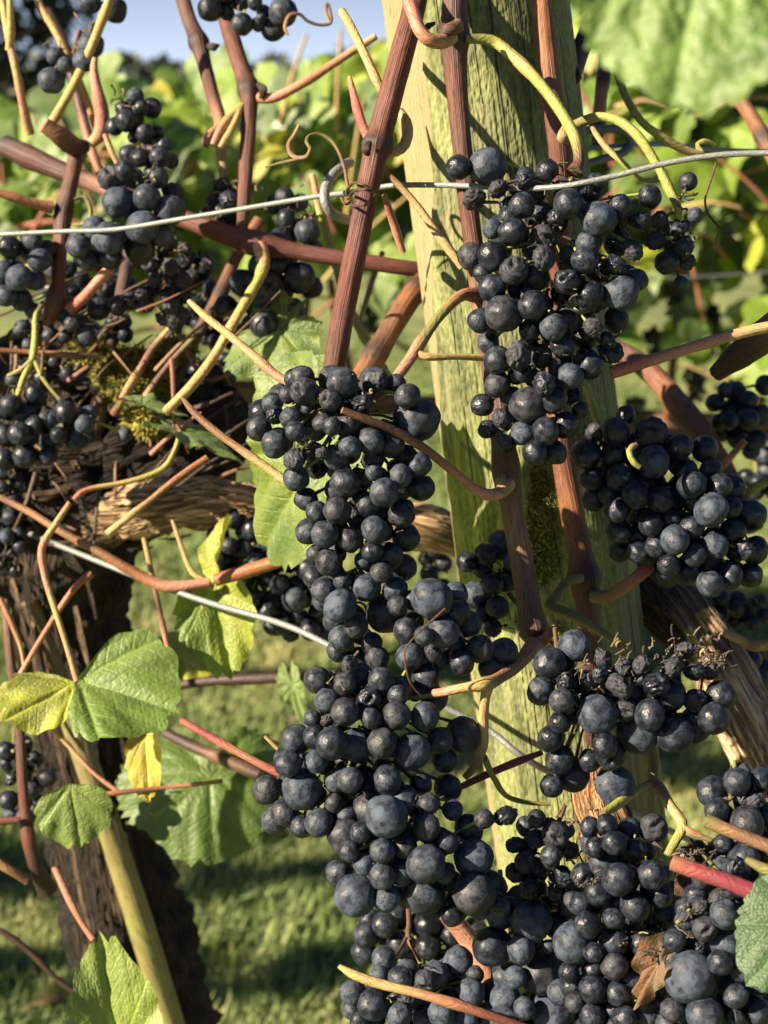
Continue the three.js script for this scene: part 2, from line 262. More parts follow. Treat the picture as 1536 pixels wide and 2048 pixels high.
const c1 = cane('thick reddish ribbed cane crossing in front of the pale left face of the post', [[905, -520, 0.78], [862, -160, 0.725], [826, 20, 0.70], [800, 120, 0.695], [772, 225, 0.692], [755, 292, 0.69], [742, 350, 0.69], [728, 420, 0.692], [708, 520, 0.695], [688, 620, 0.70], [668, 735, 0.705], [652, 800, 0.71]], [48, 48, 50, 52, 54, 56, 50, 49, 50, 49, 46, 42], [RD, RB, RB, RB, RB, RB, RB, RD, RB, RB, BR, BR],
  [['leaf_stalk', [[765, 300, 0.697], [790, 303, 0.70], [808, 292, 0.702], [816, 268, 0.703], [810, 240, 0.705], [800, 222, 0.707]], [22, 26, 26, 24, 22, 18], [YE, YE, STRAW], {}],
   ['leaf_stalk', [[752, 300, 0.70], [730, 262, 0.715], [714, 215, 0.725], [703, 170, 0.73], [699, 154, 0.732]], [22, 20, 20, 15, 9], [SAL, CRI, PK, YE], {}],
   ['tendril', [[697, 398, 0.70], [694, 365, 0.705], [690, 340, 0.708], [678, 305, 0.71], [658, 277, 0.712], [636, 269, 0.712], [618, 272, 0.71], [613, 284, 0.708], [620, 298, 0.706], [614, 312, 0.706], [596, 316, 0.708], [582, 308, 0.71], [578, 290, 0.712], [590, 268, 0.714], [598, 250, 0.715]], [9, 9, 8, 8, 9, 8, 8, 9, 10, 12, 9, 6], [OL, BRK, OL, OL, TAN, BRK, STRAW], { sides: 7, step: 0.0015 }],
   ['tendril', [[604, 316, 0.707], [580, 322, 0.709], [556, 327, 0.711], [531, 334, 0.713]], [8, 8, 6, 3], [BRK, OL, OL], { sides: 6 }],
   ['tendril', [[700, 392, 0.695], [712, 381, 0.672], [732, 379, 0.667], [748, 386, 0.675], [742, 396, 0.70], [722, 400, 0.715], [708, 405, 0.71], [712, 412, 0.675], [728, 410, 0.669], [742, 404, 0.69]], 7, [DK, BRK, DK], { sides: 6, step: 0.0015 }],
   ['tendril', [[682, 395, 0.70], [690, 408, 0.698], [700, 402, 0.70], [692, 386, 0.70], [700, 372, 0.70], [722, 368, 0.675], [742, 374, 0.676]], 6, [BRK, DK, BRK], { sides: 6, step: 0.0015 }],
   ['bud', [[738, 286, 0.68], [733, 300, 0.678], [737, 310, 0.68]], [14, 20, 8], [DK, PB, DK]]],
  { nodes: [[0.455, 0.28, 0.009, DK], [0.56, 0.05, 0.006]] });
const c2 = cane('long brown ribbed cane running down the front of the post from top to bottom', [[900, -560, 0.735], [905, -180, 0.70], [908, -20, 0.695], [907, 70, 0.694], [914, 180, 0.694], [924, 290, 0.695], [938, 420, 0.696], [951, 520, 0.697], [966, 620, 0.697], [983, 730, 0.698], [1003, 860, 0.69], [1015, 960, 0.69], [1032, 1060, 0.69], [1050, 1160, 0.69], [1066, 1258, 0.69], [1080, 1300, 0.692]], [46, 48, 52, 54, 46, 42, 40, 44, 44, 46, 50, 52, 50, 52, 56, 30], [RD, PB, PB, BR, RB, BR, RB, BR, TAN, BR, BR, BR, TAN, BR, BR, BR],
  [['leaf_stalk', [[905, 76, 0.685], [880, 84, 0.674], [855, 78, 0.67], [838, 58, 0.67], [826, 25, 0.672], [812, -15, 0.676], [790, -70, 0.69]], [26, 32, 32, 30, 28, 27, 24], [YE, RO, SAL, PK, PK], {}],
   ['leaf_stalk', [[1018, 968, 0.682], [1000, 985, 0.672], [975, 990, 0.667], [945, 975, 0.662], [900, 938, 0.655], [850, 898, 0.646], [790, 862, 0.638], [730, 838, 0.632], [684, 820, 0.629]], [30, 28, 27, 24, 21, 20, 19, 19, 15], [YE, SAL, SAL, RO, BR, BR, BR], { cut: TAN }],
   ['bud', [[1004, 950, 0.68], [1000, 968, 0.676], [1008, 985, 0.68]], [14, 26, 10], [TAN, STRAW, BR]],
   ['bud', [[916, 52, 0.678], [898, 58, 0.673], [880, 50, 0.676]], [30, 26, 8], [TAN, BR, DK]],
   ['bud', [[870, 46, 0.676], [856, 52, 0.675], [848, 58, 0.676]], [6, 14, 4], [DK, DK, DK]],
   ['leaf_stalk', [[1075, 1290, 0.685], [1095, 1272, 0.683], [1112, 1252, 0.682]], [30, 22, 16], [RO, TAN, BR], { cut: BRK }],
   ['bunch_stalk', [[1068, 1290, 0.682], [1035, 1330, 0.662], [1005, 1352, 0.645], [972, 1368, 0.632], [930, 1375, 0.63], [885, 1384, 0.635], [858, 1388, 0.645]], [40, 28, 26, 32, 22, 20, 18], [RO, RO, TAN, YE, SAL, SAL], {}],
   ['bunch_stalk', [[978, 1366, 0.633], [970, 1400, 0.636], [966, 1450, 0.642], [966, 1490, 0.645], [955, 1525, 0.648], [930, 1555, 0.65]], [28, 22, 22, 24, 20, 16], [YE, STRAW, STRAW, TAN, OL], {}],
   ['bunch_stalk', [[968, 1515, 0.647], [990, 1560, 0.675], [1020, 1596, 0.705], [1060, 1606, 0.71], [1100, 1608, 0.71]], [16, 13, 12, 11, 9], [OL, OL, OL], {}],
   ['bunch_stalk', [[955, 592, 0.692], [925, 590, 0.685], [895, 615, 0.68], [862, 655, 0.676], [838, 690, 0.674], [808, 735, 0.67], [775, 775, 0.664], [745, 800, 0.66]], [36, 26, 24, 24, 30, 22, 22, 20], [BR, RO, OL, OL, SAL, SAL, RO], {}],
   ['bunch_stalk', [[836, 692, 0.674], [840, 708, 0.672], [860, 714, 0.672], [910, 713, 0.676], [968, 716, 0.682]], [18, 17, 16, 15, 15], [SAL, STRAW, YE, STRAW], {}],
   ['bunch_stalk', [[800, 750, 0.668], [760, 768, 0.662], [715, 772, 0.657], [690, 776, 0.655]], [16, 18, 16, 12], [SAL, OL, TAN], {}],
   ['bunch_stalk', [[930, 78, 0.69], [985, 82, 0.693], [1020, 108, 0.69], [1060, 145, 0.685], [1100, 192, 0.68], [1132, 240, 0.675], [1152, 280, 0.67], [1158, 325, 0.667], [1150, 345, 0.665]], [20, 24, 25, 25, 25, 25, 28, 26, 40], [OL, GY, YE, GY, GY, GY, BR, BR], {}]],
  { nodes: [[0.2, 0.3, 0.01, DK], [0.555, 0.2, 0.008], [0.72, 0.22, 0.01], [0.935, 0.25, 0.01]] });
const c3 = cane('dark red cane down the shaded right side of the post behind the upper bunch', [[1062, -420, 0.745], [1078, -60, 0.722], [1090, 80, 0.718], [1104, 200, 0.716], [1120, 320, 0.716], [1118, 560, 0.735], [1110, 760, 0.742], [1122, 890, 0.742], [1140, 1000, 0.742], [1158, 1090, 0.744], [1170, 1160, 0.745], [1178, 1240, 0.75], [1184, 1330, 0.765], [1190, 1480, 0.785]], [40, 44, 48, 48, 46, 44, 44, 46, 52, 54, 62, 50, 44, 44], [RD, OR, OR, RB, RB, BR, RB, OR, PB, PB, PB, PB],
  [['leaf_stalk', [[1185, 1190, 0.74], [1215, 1194, 0.735], [1240, 1180, 0.73], [1270, 1158, 0.727], [1300, 1132, 0.726], [1320, 1116, 0.725]], [34, 30, 30, 28, 24, 20], [OL, TAN, RO, CRI, CRI], {}],
   ['bunch_stalk', [[1162, 1155, 0.735], [1132, 1165, 0.728], [1112, 1195, 0.725], [1096, 1210, 0.724], [1140, 1228, 0.72], [1190, 1256, 0.715], [1240, 1290, 0.70]], [20, 22, 22, 24, 20, 20, 18], [OL, OL, OL, OL, OL], {}],
   ['leaf_stalk', [[1130, 265, 0.713], [1160, 245, 0.705], [1200, 233, 0.70], [1240, 243, 0.695], [1278, 275, 0.69], [1305, 315, 0.688], [1325, 350, 0.686], [1342, 385, 0.685], [1356, 415, 0.684], [1356, 440, 0.684]], [20, 22, 22, 23, 23, 22, 20, 20, 18, 15], [OL, OL, GY, GY, GY, GY, GY, GY], {}],
   ['leaf_stalk', [[1180, 245, 0.705], [1192, 268, 0.703], [1215, 298, 0.70], [1245, 325, 0.698], [1275, 355, 0.698], [1310, 362, 0.70], [1335, 350, 0.70]], [10, 13, 14, 13, 10, 9, 7], [OL, STRAW, GY, GY, OL], {}],
   ['bud', [[1132, 255, 0.70], [1125, 275, 0.698], [1135, 288, 0.70]], [16, 24, 12], [STRAW, STRAW, TAN]]],
  { nodes: [[0.33, 0.2, 0.008], [0.76, 0.25, 0.01, DK]] });
cane('dark purple cane leaning right beside the top of the post', [[1290, -300, 0.80], [1235, -80, 0.79], [1200, 10, 0.785], [1165, 90, 0.78], [1142, 150, 0.775], [1135, 190, 0.77], [1128, 240, 0.77]], [40, 42, 44, 40, 38, 30, 20], [PB, PB, DK, PB, PK, PB], [['bud', [[1150, 130, 0.768], [1155, 155, 0.766], [1150, 172, 0.768]], [8, 16, 6], [DK, DK, DK]]], { nodes: [[0.62, 0.15, 0.01]] });
cane('shaded slim mauve cane hanging behind the leaning purple cane', [[1215, 60, 0.86], [1207, 150, 0.86], [1200, 210, 0.86], [1196, 262, 0.86], [1192, 300, 0.86]], [20, 26, 28, 26, 20], [PB, SAL, SAL, PB], []);
cane('dark brown cane at the upper left with one swollen joint', [[300, -330, 0.98], [345, -90, 0.94], [375, 30, 0.92], [398, 88, 0.91], [412, 140, 0.905], [428, 200, 0.90], [440, 240, 0.895], [443, 300, 0.89], [448, 360, 0.89]], [34, 34, 32, 36, 30, 30, 28, 24, 20], [RD, RD, BR, RD, RD, RB, RO, YE, STRAW], [['bud', [[415, 92, 0.90], [428, 94, 0.898], [438, 90, 0.9]], [12, 16, 5], [DK, DK, DK]], ['leaf_stalk', [[442, 250, 0.89], [420, 270, 0.885], [412, 292, 0.883]], [16, 20, 14], [SAL, SAL, PK], {}]], { nodes: [[0.37, 0.3, 0.008, DK]] });
cane('red brown cane with a bend, second cane at the upper left', [[405, -330, 0.97], [432, -80, 0.93], [452, 30, 0.91], [474, 110, 0.895], [497, 180, 0.885], [498, 240, 0.88], [493, 320, 0.875], [488, 400, 0.87], [484, 470, 0.87]], [34, 36, 36, 36, 40, 34, 32, 28, 24], [RD, RB, RB, RB, RD, RB, RB, RD],
  [['leaf_stalk', [[520, 195, 0.88], [545, 196, 0.875], [590, 175, 0.87], [650, 138, 0.865], [700, 105, 0.86], [752, 72, 0.855]], [26, 22, 20, 20, 18, 15], [RO, SAL, RO, RO, STRAW], {}],
   ['leaf_stalk', [[485, 212, 0.88], [460, 235, 0.875], [440, 260, 0.87], [425, 290, 0.868]], [20, 20, 18, 12], [YE, YE, SAL, SAL], {}],
   ['leaf_stalk', [[480, 218, 0.878], [468, 250, 0.872], [450, 280, 0.868], [440, 296, 0.866]], [16, 16, 14, 12], [STRAW, YE, STRAW], {}],
   ['bud', [[516, 168, 0.875], [527, 180, 0.872], [522, 196, 0.875]], [10, 18, 10], [DK, DK, RD]]], { nodes: [[0.5, 0.3, 0.009, DK]] });
cane('fat reddish cane lying nearly level behind the wire and the ribbed cane', [[10, 292, 0.94], [60, 315, 0.93], [130, 345, 0.92], [210, 375, 0.91], [300, 412, 0.895], [400, 450, 0.88], [500, 484, 0.87], [600, 504, 0.865], [720, 522, 0.86], [830, 538, 0.86], [900, 545, 0.87]], [46, 44, 40, 36, 36, 40, 44, 36, 34, 32, 30], [DK, RD, PB, SAL, RB, RB, RD, RB, RB, RB],
  [['leaf_stalk', [[58, 268, 0.915], [44, 200, 0.905], [32, 140, 0.90], [22, 95, 0.90], [12, 40, 0.90], [2, -20, 0.90]], [26, 18, 17, 18, 20, 18], [YE, SAL, YE, SAL, YE, YE], { round: false }],
   ['leaf_stalk', [[18, 100, 0.90], [22, 60, 0.895], [20, 10, 0.89], [18, -30, 0.89]], [16, 16, 15, 14], [YE, YE, GY], {}],
   ['leaf_stalk', [[90, 268, 0.905], [112, 232, 0.90], [150, 165, 0.89], [185, 90, 0.88], [215, 10, 0.87], [228, -30, 0.87]], [24, 21, 20, 20, 19, 18], [STRAW, YE, YE, YE, YE], { round: false }],
   ['leaf_stalk', [[520, 490, 0.86], [527, 530, 0.855], [508, 575, 0.85], [470, 640, 0.845], [430, 710, 0.84], [385, 770, 0.835], [330, 825, 0.832]], [34, 28, 24, 22, 22, 22, 20], [SAL, YE, GY, YE, STRAW, YE, STRAW], { cut: STRAW }]],
  { nodes: [[0.1, 0.15, 0.015], [0.62, 0.35, 0.012, RD]] });
cane('upright brown stub of cane cut off at the far upper left', [[152, 310, 0.89], [145, 350, 0.887], [135, 392, 0.885], [128, 420, 0.885], [120, 500, 0.88], [116, 560, 0.88], [112, 602, 0.88], [98, 640, 0.885], [88, 690, 0.89]], [34, 32, 34, 36, 30, 30, 40, 26, 22], [BR, RB, BR, RB, RB, RB, BR, OR, OR],
  [['cane_stub', [[88, 250, 0.87], [120, 272, 0.875], [152, 295, 0.885], [172, 292, 0.89]], [34, 40, 46, 30], [TAN, BRK, DK, DK], { cut: TAN, round: false }],
   ['leaf_stalk', [[182, 288, 0.885], [200, 268, 0.882], [204, 235, 0.88], [196, 190, 0.878], [188, 140, 0.877], [190, 116, 0.877]], [22, 32, 34, 28, 18, 12], [YE, SAL, PK, SAL, STRAW], {}],
   ['leaf_stalk', [[105, 415, 0.88], [70, 408, 0.875], [30, 395, 0.87], [-30, 378, 0.865]], [26, 24, 19, 16], [SAL, RO, RO, RO], {}],
   ['leaf_stalk', [[140, 618, 0.875], [165, 598, 0.87], [200, 558, 0.865], [245, 512, 0.86]], [26, 26, 22, 18], [CRI, PK, SAL, PK], {}],
   ['leaf_stalk', [[100, 565, 0.875], [70, 540, 0.87], [40, 515, 0.87], [-20, 480, 0.87]], [18, 16, 15, 12], [YE, STRAW, YE], {}],
   ['bunch_stalk', [[88, 605, 0.87], [74, 625, 0.868], [70, 680, 0.865], [66, 715, 0.863], [50, 750, 0.86], [36, 790, 0.86]], [12, 13, 15, 16, 15, 14], [BR, GY, GY, GY, GY], {}],
   ['bunch_stalk', [[70, 722, 0.862], [88, 760, 0.86], [120, 800, 0.858]], [11, 9, 8], [GY, GY, OL], {}],
   ['bunch_stalk', [[66, 718, 0.862], [40, 740, 0.86], [15, 752, 0.86]], [12, 10, 8], [GY, YE, YE], {}],
   ['tendril', [[150, 398, 0.88], [168, 392, 0.878], [178, 410, 0.876], [182, 430, 0.876], [172, 446, 0.876], [145, 450, 0.876]], [8, 9, 9, 9, 8, 7], [DK, OL, GY, YE], { sides: 6 }]],
  { nodes: [[0.37, 0.2, 0.008, DK], [0.75, 0.25, 0.01]] });
cane('brown upright cane rising out of the mossy trunk head', [[262, 470, 0.94], [248, 560, 0.935], [232, 640, 0.93], [215, 720, 0.925], [203, 780, 0.92], [197, 830, 0.92], [190, 870, 0.93], [183, 950, 0.95]], [24, 26, 28, 28, 26, 32, 40, 60], [DK, PB, PB, PB, BR, BR, DK, DK], [['leaf_stalk', [[228, 828, 0.91], [245, 800, 0.905], [262, 768, 0.90], [285, 730, 0.895], [310, 690, 0.89], [340, 656, 0.885]], [20, 22, 22, 15, 14, 12], [BR, RO, SAL, BR, STRAW], {}]], { nodes: [[0.66, 0.2, 0.01, BR]] });
cane('dark slanting cane between the moss and the long yellow stalk', [[520, 440, 0.96], [470, 520, 0.955], [440, 590, 0.95], [405, 650, 0.945], [365, 730, 0.94], [310, 830, 0.935], [280, 880, 0.935], [262, 900, 0.94]], [28, 26, 28, 24, 28, 30, 22, 16], [OR, RB, OR, BR, PB, PB, BR, SAL], []);
cane('orange brown cane slanting up behind the post from the long middle bunch', [[900, 490, 0.88], [850, 560, 0.86], [815, 605, 0.85], [775, 670, 0.84], [728, 745, 0.83], [690, 800, 0.825]], [44, 46, 48, 48, 44, 40], [OR, OR, OR, BRK, OR, OR], []);
cane('orange brown bent cane behind the right bunch, sloping down to the edge', [[1150, 690, 1.0], [1215, 695, 0.98], [1270, 720, 0.96], [1320, 765, 0.94], [1365, 820, 0.925], [1405, 870, 0.915], [1440, 925, 0.905], [1470, 980, 0.90], [1510, 1060, 0.89]], [34, 42, 46, 48, 50, 48, 46, 44, 40], [DK, BR, BR, OR, BR, OR, RB, OR],
  [['leaf_stalk', [[1440, 938, 0.89], [1460, 915, 0.885], [1490, 882, 0.88]], [14, 16, 16], [OR, SAL, OR], { cut: STRAW }],
   ['leaf_stalk', [[1495, 985, 0.89], [1520, 970, 0.885], [1560, 950, 0.88]], [20, 22, 20], [OL, GY, OL], {}]], { nodes: [[0.55, 0.12, 0.02]] });
cane('sunlit orange cane slanting down behind the blurred leaf at top right', [[1420, 60, 1.0], [1445, 130, 0.99], [1475, 190, 0.98], [1510, 245, 0.97], [1545, 310, 0.96], [1600, 420, 0.95]], [26, 28, 30, 32, 34, 34], [OR, OR, OR, OR, TAN], []);
stalk('dark cut cane end with black grain poking in at the right edge', [[1432, 748, 0.74], [1470, 718, 0.73], [1510, 688, 0.72], [1570, 645, 0.71]], [34, 56, 66, 70], [DK, DK, DK, BRK], { name: 'cane_stub', category: 'cane', cut: DK, sides: 16, ridge: 0.16, ridges: 14 });
cane('red brown cane hanging at the lower left in front of the old trunk', [[10, 1200, 0.92], [22, 1330, 0.905], [38, 1440, 0.90], [45, 1560, 0.895], [58, 1680, 0.89], [72, 1735, 0.89], [95, 1780, 0.90]], [16, 20, 20, 22, 26, 30, 44], [OR, BR, BR, RB, RB, DK, DK],
  [['leaf_stalk', [[110, 1735, 0.885], [130, 1780, 0.88], [160, 1840, 0.875], [187, 1880, 0.87]], [16, 16, 14, 13], [RO, SAL, RO, PK], {}],
   ['leaf_stalk', [[40, 1640, 0.885], [10, 1642, 0.885], [-30, 1644, 0.885]], [14, 16, 18], [RB, RB, RB], {}],
   ['leaf_stalk', [[55, 1760, 0.885], [20, 1740, 0.88], [-30, 1712, 0.88]], [24, 20, 15], [BRK, TAN, TAN], {}]], { nodes: [[0.66, 0.2, 0.01]] });

// leaf stalks that stand free of the canes in view, most of them bare of their leaf
const FS = 'bare leaf stalks';
stalk('short yellow cut leaf stalk leaning against the post above the ribbed cane', [[684, 22, 0.72], [705, 60, 0.71], [730, 110, 0.703], [752, 158, 0.70], [768, 190, 0.70]], [17, 21, 20, 19, 18], [YE, YE, STRAW, STRAW], { cut: GY });
stalk('straw coloured leaf stalk crossing the post below the upper wire', [[776, 348, 0.69], [800, 372, 0.69], [832, 408, 0.69], [868, 458, 0.69], [905, 508, 0.69], [925, 535, 0.69]], [13, 16, 17, 18, 19, 18], [BRK, STRAW, STRAW, STRAW], { cut: BRK });
stalk('red leaf stalk hanging beside the pale edge of the post under the hook', [[768, 390, 0.72], [778, 420, 0.725], [790, 455, 0.73], [806, 505, 0.735]], [12, 18, 17, 14], [RO, PK, SAL, SAL]);
stalk('upper of two long yellow stalks pointing at the top of the long middle bunch', [[378, 602, 0.70], [410, 632, 0.695], [460, 672, 0.69], [510, 714, 0.685], [545, 745, 0.68], [580, 768, 0.675]], [12, 18, 19, 19, 20, 20], [STRAW, YE, STRAW, RO, RO], { cut: BRK });
stalk('lower of two long yellow stalks, pointing past the green leaf at the middle bunch', [[364, 794, 0.69], [385, 822, 0.687], [430, 862, 0.683], [490, 905, 0.68], [540, 940, 0.677], [575, 965, 0.675]], [9, 16, 18, 18, 18, 18], [BRK, BRK, TAN, STRAW, STRAW], { cut: BRK });
stalk('short red stalk poking at the left side of the lower middle bunch', [[362, 1440, 0.66], [400, 1462, 0.658], [450, 1490, 0.655], [505, 1520, 0.652], [560, 1548, 0.65]], [15, 17, 18, 18, 18], [PK, CRI, RO, CRI], { cut: SAL });
stalk('small thin yellow stalk tip just above the lower middle bunch left edge', [[530, 1472, 0.70], [548, 1490, 0.70], [570, 1512, 0.70]], [9, 9, 9], [STRAW, STRAW], { cut: BRK });
stalk('long yellow to red stalk lying across the bottom bunch', [[678, 1932, 0.61], [705, 1948, 0.608], [760, 1968, 0.606], [830, 1985, 0.604], [910, 2008, 0.602], [990, 2035, 0.60], [1060, 2060, 0.60]], [10, 20, 22, 22, 22, 20, 20], [YE, YE, STRAW, RO, RB, RB], { cut: BRK });
stalk('thick crimson cut stalk at the lower right edge over the grapes', [[1344, 1724, 0.575], [1390, 1742, 0.573], [1450, 1762, 0.57], [1510, 1786, 0.568], [1580, 1812, 0.565]], [36, 36, 36, 38, 38], [C(0.36, 0.16, 0.09), C(0.30, 0.07, 0.07), C(0.24, 0.045, 0.06), C(0.30, 0.05, 0.08), C(0.24, 0.03, 0.06)], { cut: TAN, sides: 14 });
stalk('brown stalk end above the crimson stalk at the right edge', [[1412, 1640, 0.58], [1450, 1658, 0.578], [1500, 1678, 0.575], [1570, 1706, 0.57]], [32, 28, 28, 30], [OL, TAN, BRK, BRK], { cut: OL, sides: 12 });
stalk('olive stalk tip between the brown stalk and the crimson stalk', [[1492, 1718, 0.575], [1520, 1734, 0.573], [1570, 1752, 0.57]], [16, 22, 24], [OL, OL, GY]);
stalk('pink leaf stalk rising right from the upper bunch to the right edge', [[1222, 745, 0.69], [1270, 730, 0.69], [1340, 708, 0.69], [1420, 684, 0.69], [1500, 662, 0.69], [1580, 645, 0.69]], [30, 28, 25, 24, 24, 24], [PK, PK, SAL, SAL, STRAW, STRAW]);
stalk('straight pink stalk at the bottom of the picture behind the big berries', [[892, 1826, 0.72], [930, 1870, 0.72], [965, 1925, 0.72], [985, 1970, 0.72]], [40, 44, 46, 40], [BR, SAL, SAL, BR]);
stalk('orange stalk crossing low behind the two hanging leaves', [[432, 1160, 0.84], [480, 1146, 0.835], [540, 1128, 0.83], [590, 1112, 0.825], [640, 1100, 0.82]], [26, 28, 30, 30, 28], [OR, OR, OR, OR]);
stalk('long tan stalk crossing the bark above the lower slack wire', [[-20, 985, 0.86], [60, 1025, 0.855], [130, 1068, 0.85], [200, 1105, 0.85], [260, 1140, 0.85], [330, 1172, 0.85], [420, 1165, 0.85]], [14, 16, 17, 20, 24, 28, 20], [BR, RO, TAN, TAN, OR, SAL, SAL]);
stalk('bent stalk hanging from the bark to the folded leaf', [[140, 1005, 0.84], [110, 1050, 0.838], [84, 1095, 0.836], [88, 1145, 0.834], [112, 1225, 0.83], [136, 1300, 0.828], [154, 1362, 0.826]], [12, 15, 17, 15, 14, 13, 13], [RO, YE, RO, SAL, YE, STRAW, SAL], { name: 'leaf_stalk' });
stalk('thin salmon stalk slanting from the bark down past the folded leaf', [[182, 1148, 0.85], [150, 1175, 0.845], [115, 1225, 0.84], [75, 1290, 0.835], [40, 1350, 0.83], [5, 1410, 0.83]], [20, 13, 12, 12, 13, 12], [OR, SAL, RO, SAL, RO]);
stalk('thin stalk at the far left hanging beside the trunk bark', [[0, 1195, 0.86], [25, 1250, 0.86], [42, 1295, 0.86], [50, 1340, 0.86]], [13, 12, 11, 10], [SAL, RO, STRAW, STRAW]);
stalk('pale stalk hanging from the old arm in front of the grass', [[288, 1075, 0.88], [298, 1120, 0.88], [306, 1160, 0.88], [318, 1215, 0.88], [330, 1270, 0.88], [345, 1345, 0.88]], [12, 13, 12, 10, 12, 10], [STRAW, YE, RO, PB, SAL, SAL]);
stalk('thin pale stalk running down to the yellow upright leaf', [[345, 1040, 0.87], [362, 1090, 0.868], [385, 1145, 0.866], [418, 1165, 0.864]], [8, 11, 12, 12], [STRAW, STRAW, YE, STRAW]);
stalk('yellow curved stalk sweeping under the mossy trunk head', [[360, 862, 0.86], [352, 895, 0.858], [328, 935, 0.856], [285, 955, 0.854], [235, 968, 0.852], [190, 975, 0.85], [162, 985, 0.848], [148, 1000, 0.846]], [10, 11, 12, 12, 12, 11, 14, 12], [GY, YE, GY, YE, YE, PK, SAL]);
stalk('straight orange stalk slanting over the pale peeled arm', [[415, 915, 0.80], [360, 952, 0.80], [300, 1000, 0.80], [250, 1040, 0.80], [215, 1068, 0.80]], [15, 14, 14, 16, 18], [OR, OR, TAN, STRAW, STRAW], { cut: STRAW });
stalk('slim straw stalk standing on the moss', [[243, 800, 0.885], [262, 765, 0.88], [290, 722, 0.875]], [17, 17, 12], [SAL, STRAW, BR]);
stalk('slim stalk pair leaning over the moss, right one', [[287, 800, 0.88], [310, 765, 0.878], [350, 715, 0.875], [390, 672, 0.872]], [16, 14, 12, 11], [STRAW, BR, BR, OL]);
stalk('pale green stalk rising behind the reddish cane beside the post', [[640, 420, 0.93], [655, 470, 0.93], [680, 560, 0.925], [710, 640, 0.92], [745, 700, 0.915], [780, 760, 0.91]], [16, 20, 20, 20, 20, 18], [GY, GY, GY, GY, GY]);
stalk('slim grey stalk crossing the green one beside the post', [[765, 505, 0.95], [745, 560, 0.94], [730, 610, 0.935], [720, 640, 0.93]], [12, 13, 13, 12], [TAN, TAN, STRAW]);
stalk('short pale stalk stub under the steel hook', [[625, 350, 0.80], [632, 385, 0.80], [640, 430, 0.80]], [12, 16, 16], [STRAW, SAL, GY], { cut: STRAW });
stalk('green stalk dropping from the blurred leaf to the second wire', [[1235, 148, 0.74], [1252, 195, 0.742], [1285, 245, 0.745], [1325, 275, 0.75], [1370, 300, 0.755], [1405, 308, 0.758], [1395, 290, 0.76], [1410, 282, 0.76], [1430, 290, 0.762]], [16, 17, 17, 19, 17, 15, 13, 12, 8], [OL, OL, GY, STRAW, OL, GY, GY]);
stalk('yellow stalk slanting behind the two hanging bunches at the upper left', [[60, -40, 0.90], [82, 15, 0.90], [110, 60, 0.90], [135, 112, 0.90], [165, 180, 0.905], [195, 260, 0.91]], [14, 17, 20, 17, 17, 14], [SAL, STRAW, YE, STRAW, YE, RO]);
stalk('red brown blurred stalk hanging behind the cut stub at the upper left', [[95, 20, 0.98], [130, 90, 0.975], [150, 170, 0.97], [165, 230, 0.965], [180, 290, 0.96], [200, 345, 0.955]], [22, 20, 26, 22, 22, 20], [PB, PB, DK, BR, SAL, OR]);
stalk('thin pale stalk leaving the small bunch above the upper wire', [[210, 268, 0.87], [222, 300, 0.87], [238, 335, 0.87]], [12, 13, 11], [SAL, STRAW, SAL]);
stalk('level thin red stalk at the left edge under the hanging grapes', [[-20, 700, 0.87], [40, 703, 0.872], [110, 708, 0.875], [165, 712, 0.88], [195, 712, 0.885]], [12, 12, 14, 14, 13], [RB, OR, RO, BR, OL]);
stalk('dark level twig behind the lower leaves at left', [[300, 1400, 1.0], [345, 1375, 0.99], [420, 1362, 0.98], [500, 1358, 0.97], [620, 1352, 0.96]], [14, 20, 22, 24, 22], [DK, DK, DK, DK], { name: 'twig', category: 'twig' });
stalk('dark twig slanting down behind the lower middle bunch', [[330, 1465, 1.0], [380, 1490, 0.99], [440, 1515, 0.98], [520, 1550, 0.97]], [22, 26, 30, 30], [DK, DK, BRK, DK], { name: 'twig', category: 'twig' });
stalk('thin level stalk crossing the green bamboo stake', [[135, 1600, 0.86], [180, 1592, 0.86], [240, 1585, 0.86], [310, 1577, 0.86], [380, 1570, 0.86], [445, 1562, 0.86]], [11, 11, 11, 9, 10, 10], [RB, RO, RB, RO, BRK]);
stalk('thin pinkish stalk joining the level stalk from above', [[92, 1448, 0.87], [135, 1490, 0.868], [190, 1548, 0.865], [240, 1586, 0.862]], [8, 9, 9, 11], [RO, STRAW, SAL, SAL]);
stalk('bare black twig curving at the bottom left over the grass', [[-20, 1850, 1.0], [30, 1880, 1.0], [75, 1918, 1.0], [110, 1955, 1.0], [150, 1985, 1.0]], [12, 15, 14, 13, 12], [DK, DK, DK], { name: 'twig', category: 'twig' });
stalk('thin red ribbed stalk between the middle bunch and the right lower bunch', [[905, 1582, 0.66], [960, 1556, 0.665], [1020, 1530, 0.67], [1085, 1505, 0.67]], [12, 17, 16, 12], [RB, RB, CRI, RB], { ridge: 0.14, ridges: 8 });
stalk('forked tan stalk under the shrivelled bunch right of the post', [[1290, 1470, 0.67], [1308, 1520, 0.672], [1305, 1560, 0.672], [1322, 1580, 0.67], [1340, 1612, 0.665], [1366, 1652, 0.658], [1352, 1680, 0.655], [1335, 1712, 0.653]], [26, 24, 24, 26, 22, 26, 22, 20], [OL, OL, TAN, TAN, STRAW, YE, GY, OL], { name: 'bunch_stalk', category: 'stalk' });
stalk('short bright green stalk left of the forked tan stalk', [[1300, 1566, 0.67], [1275, 1580, 0.662], [1240, 1605, 0.65], [1205, 1628, 0.64]], [14, 18, 20, 20], [TAN, GY, GY, GY]);
stalk('slim yellow stalk pointing right from the forked tan stalk', [[1366, 1654, 0.657], [1390, 1668, 0.655], [1425, 1682, 0.653]], [14, 16, 12], [STRAW, TAN, OL]);
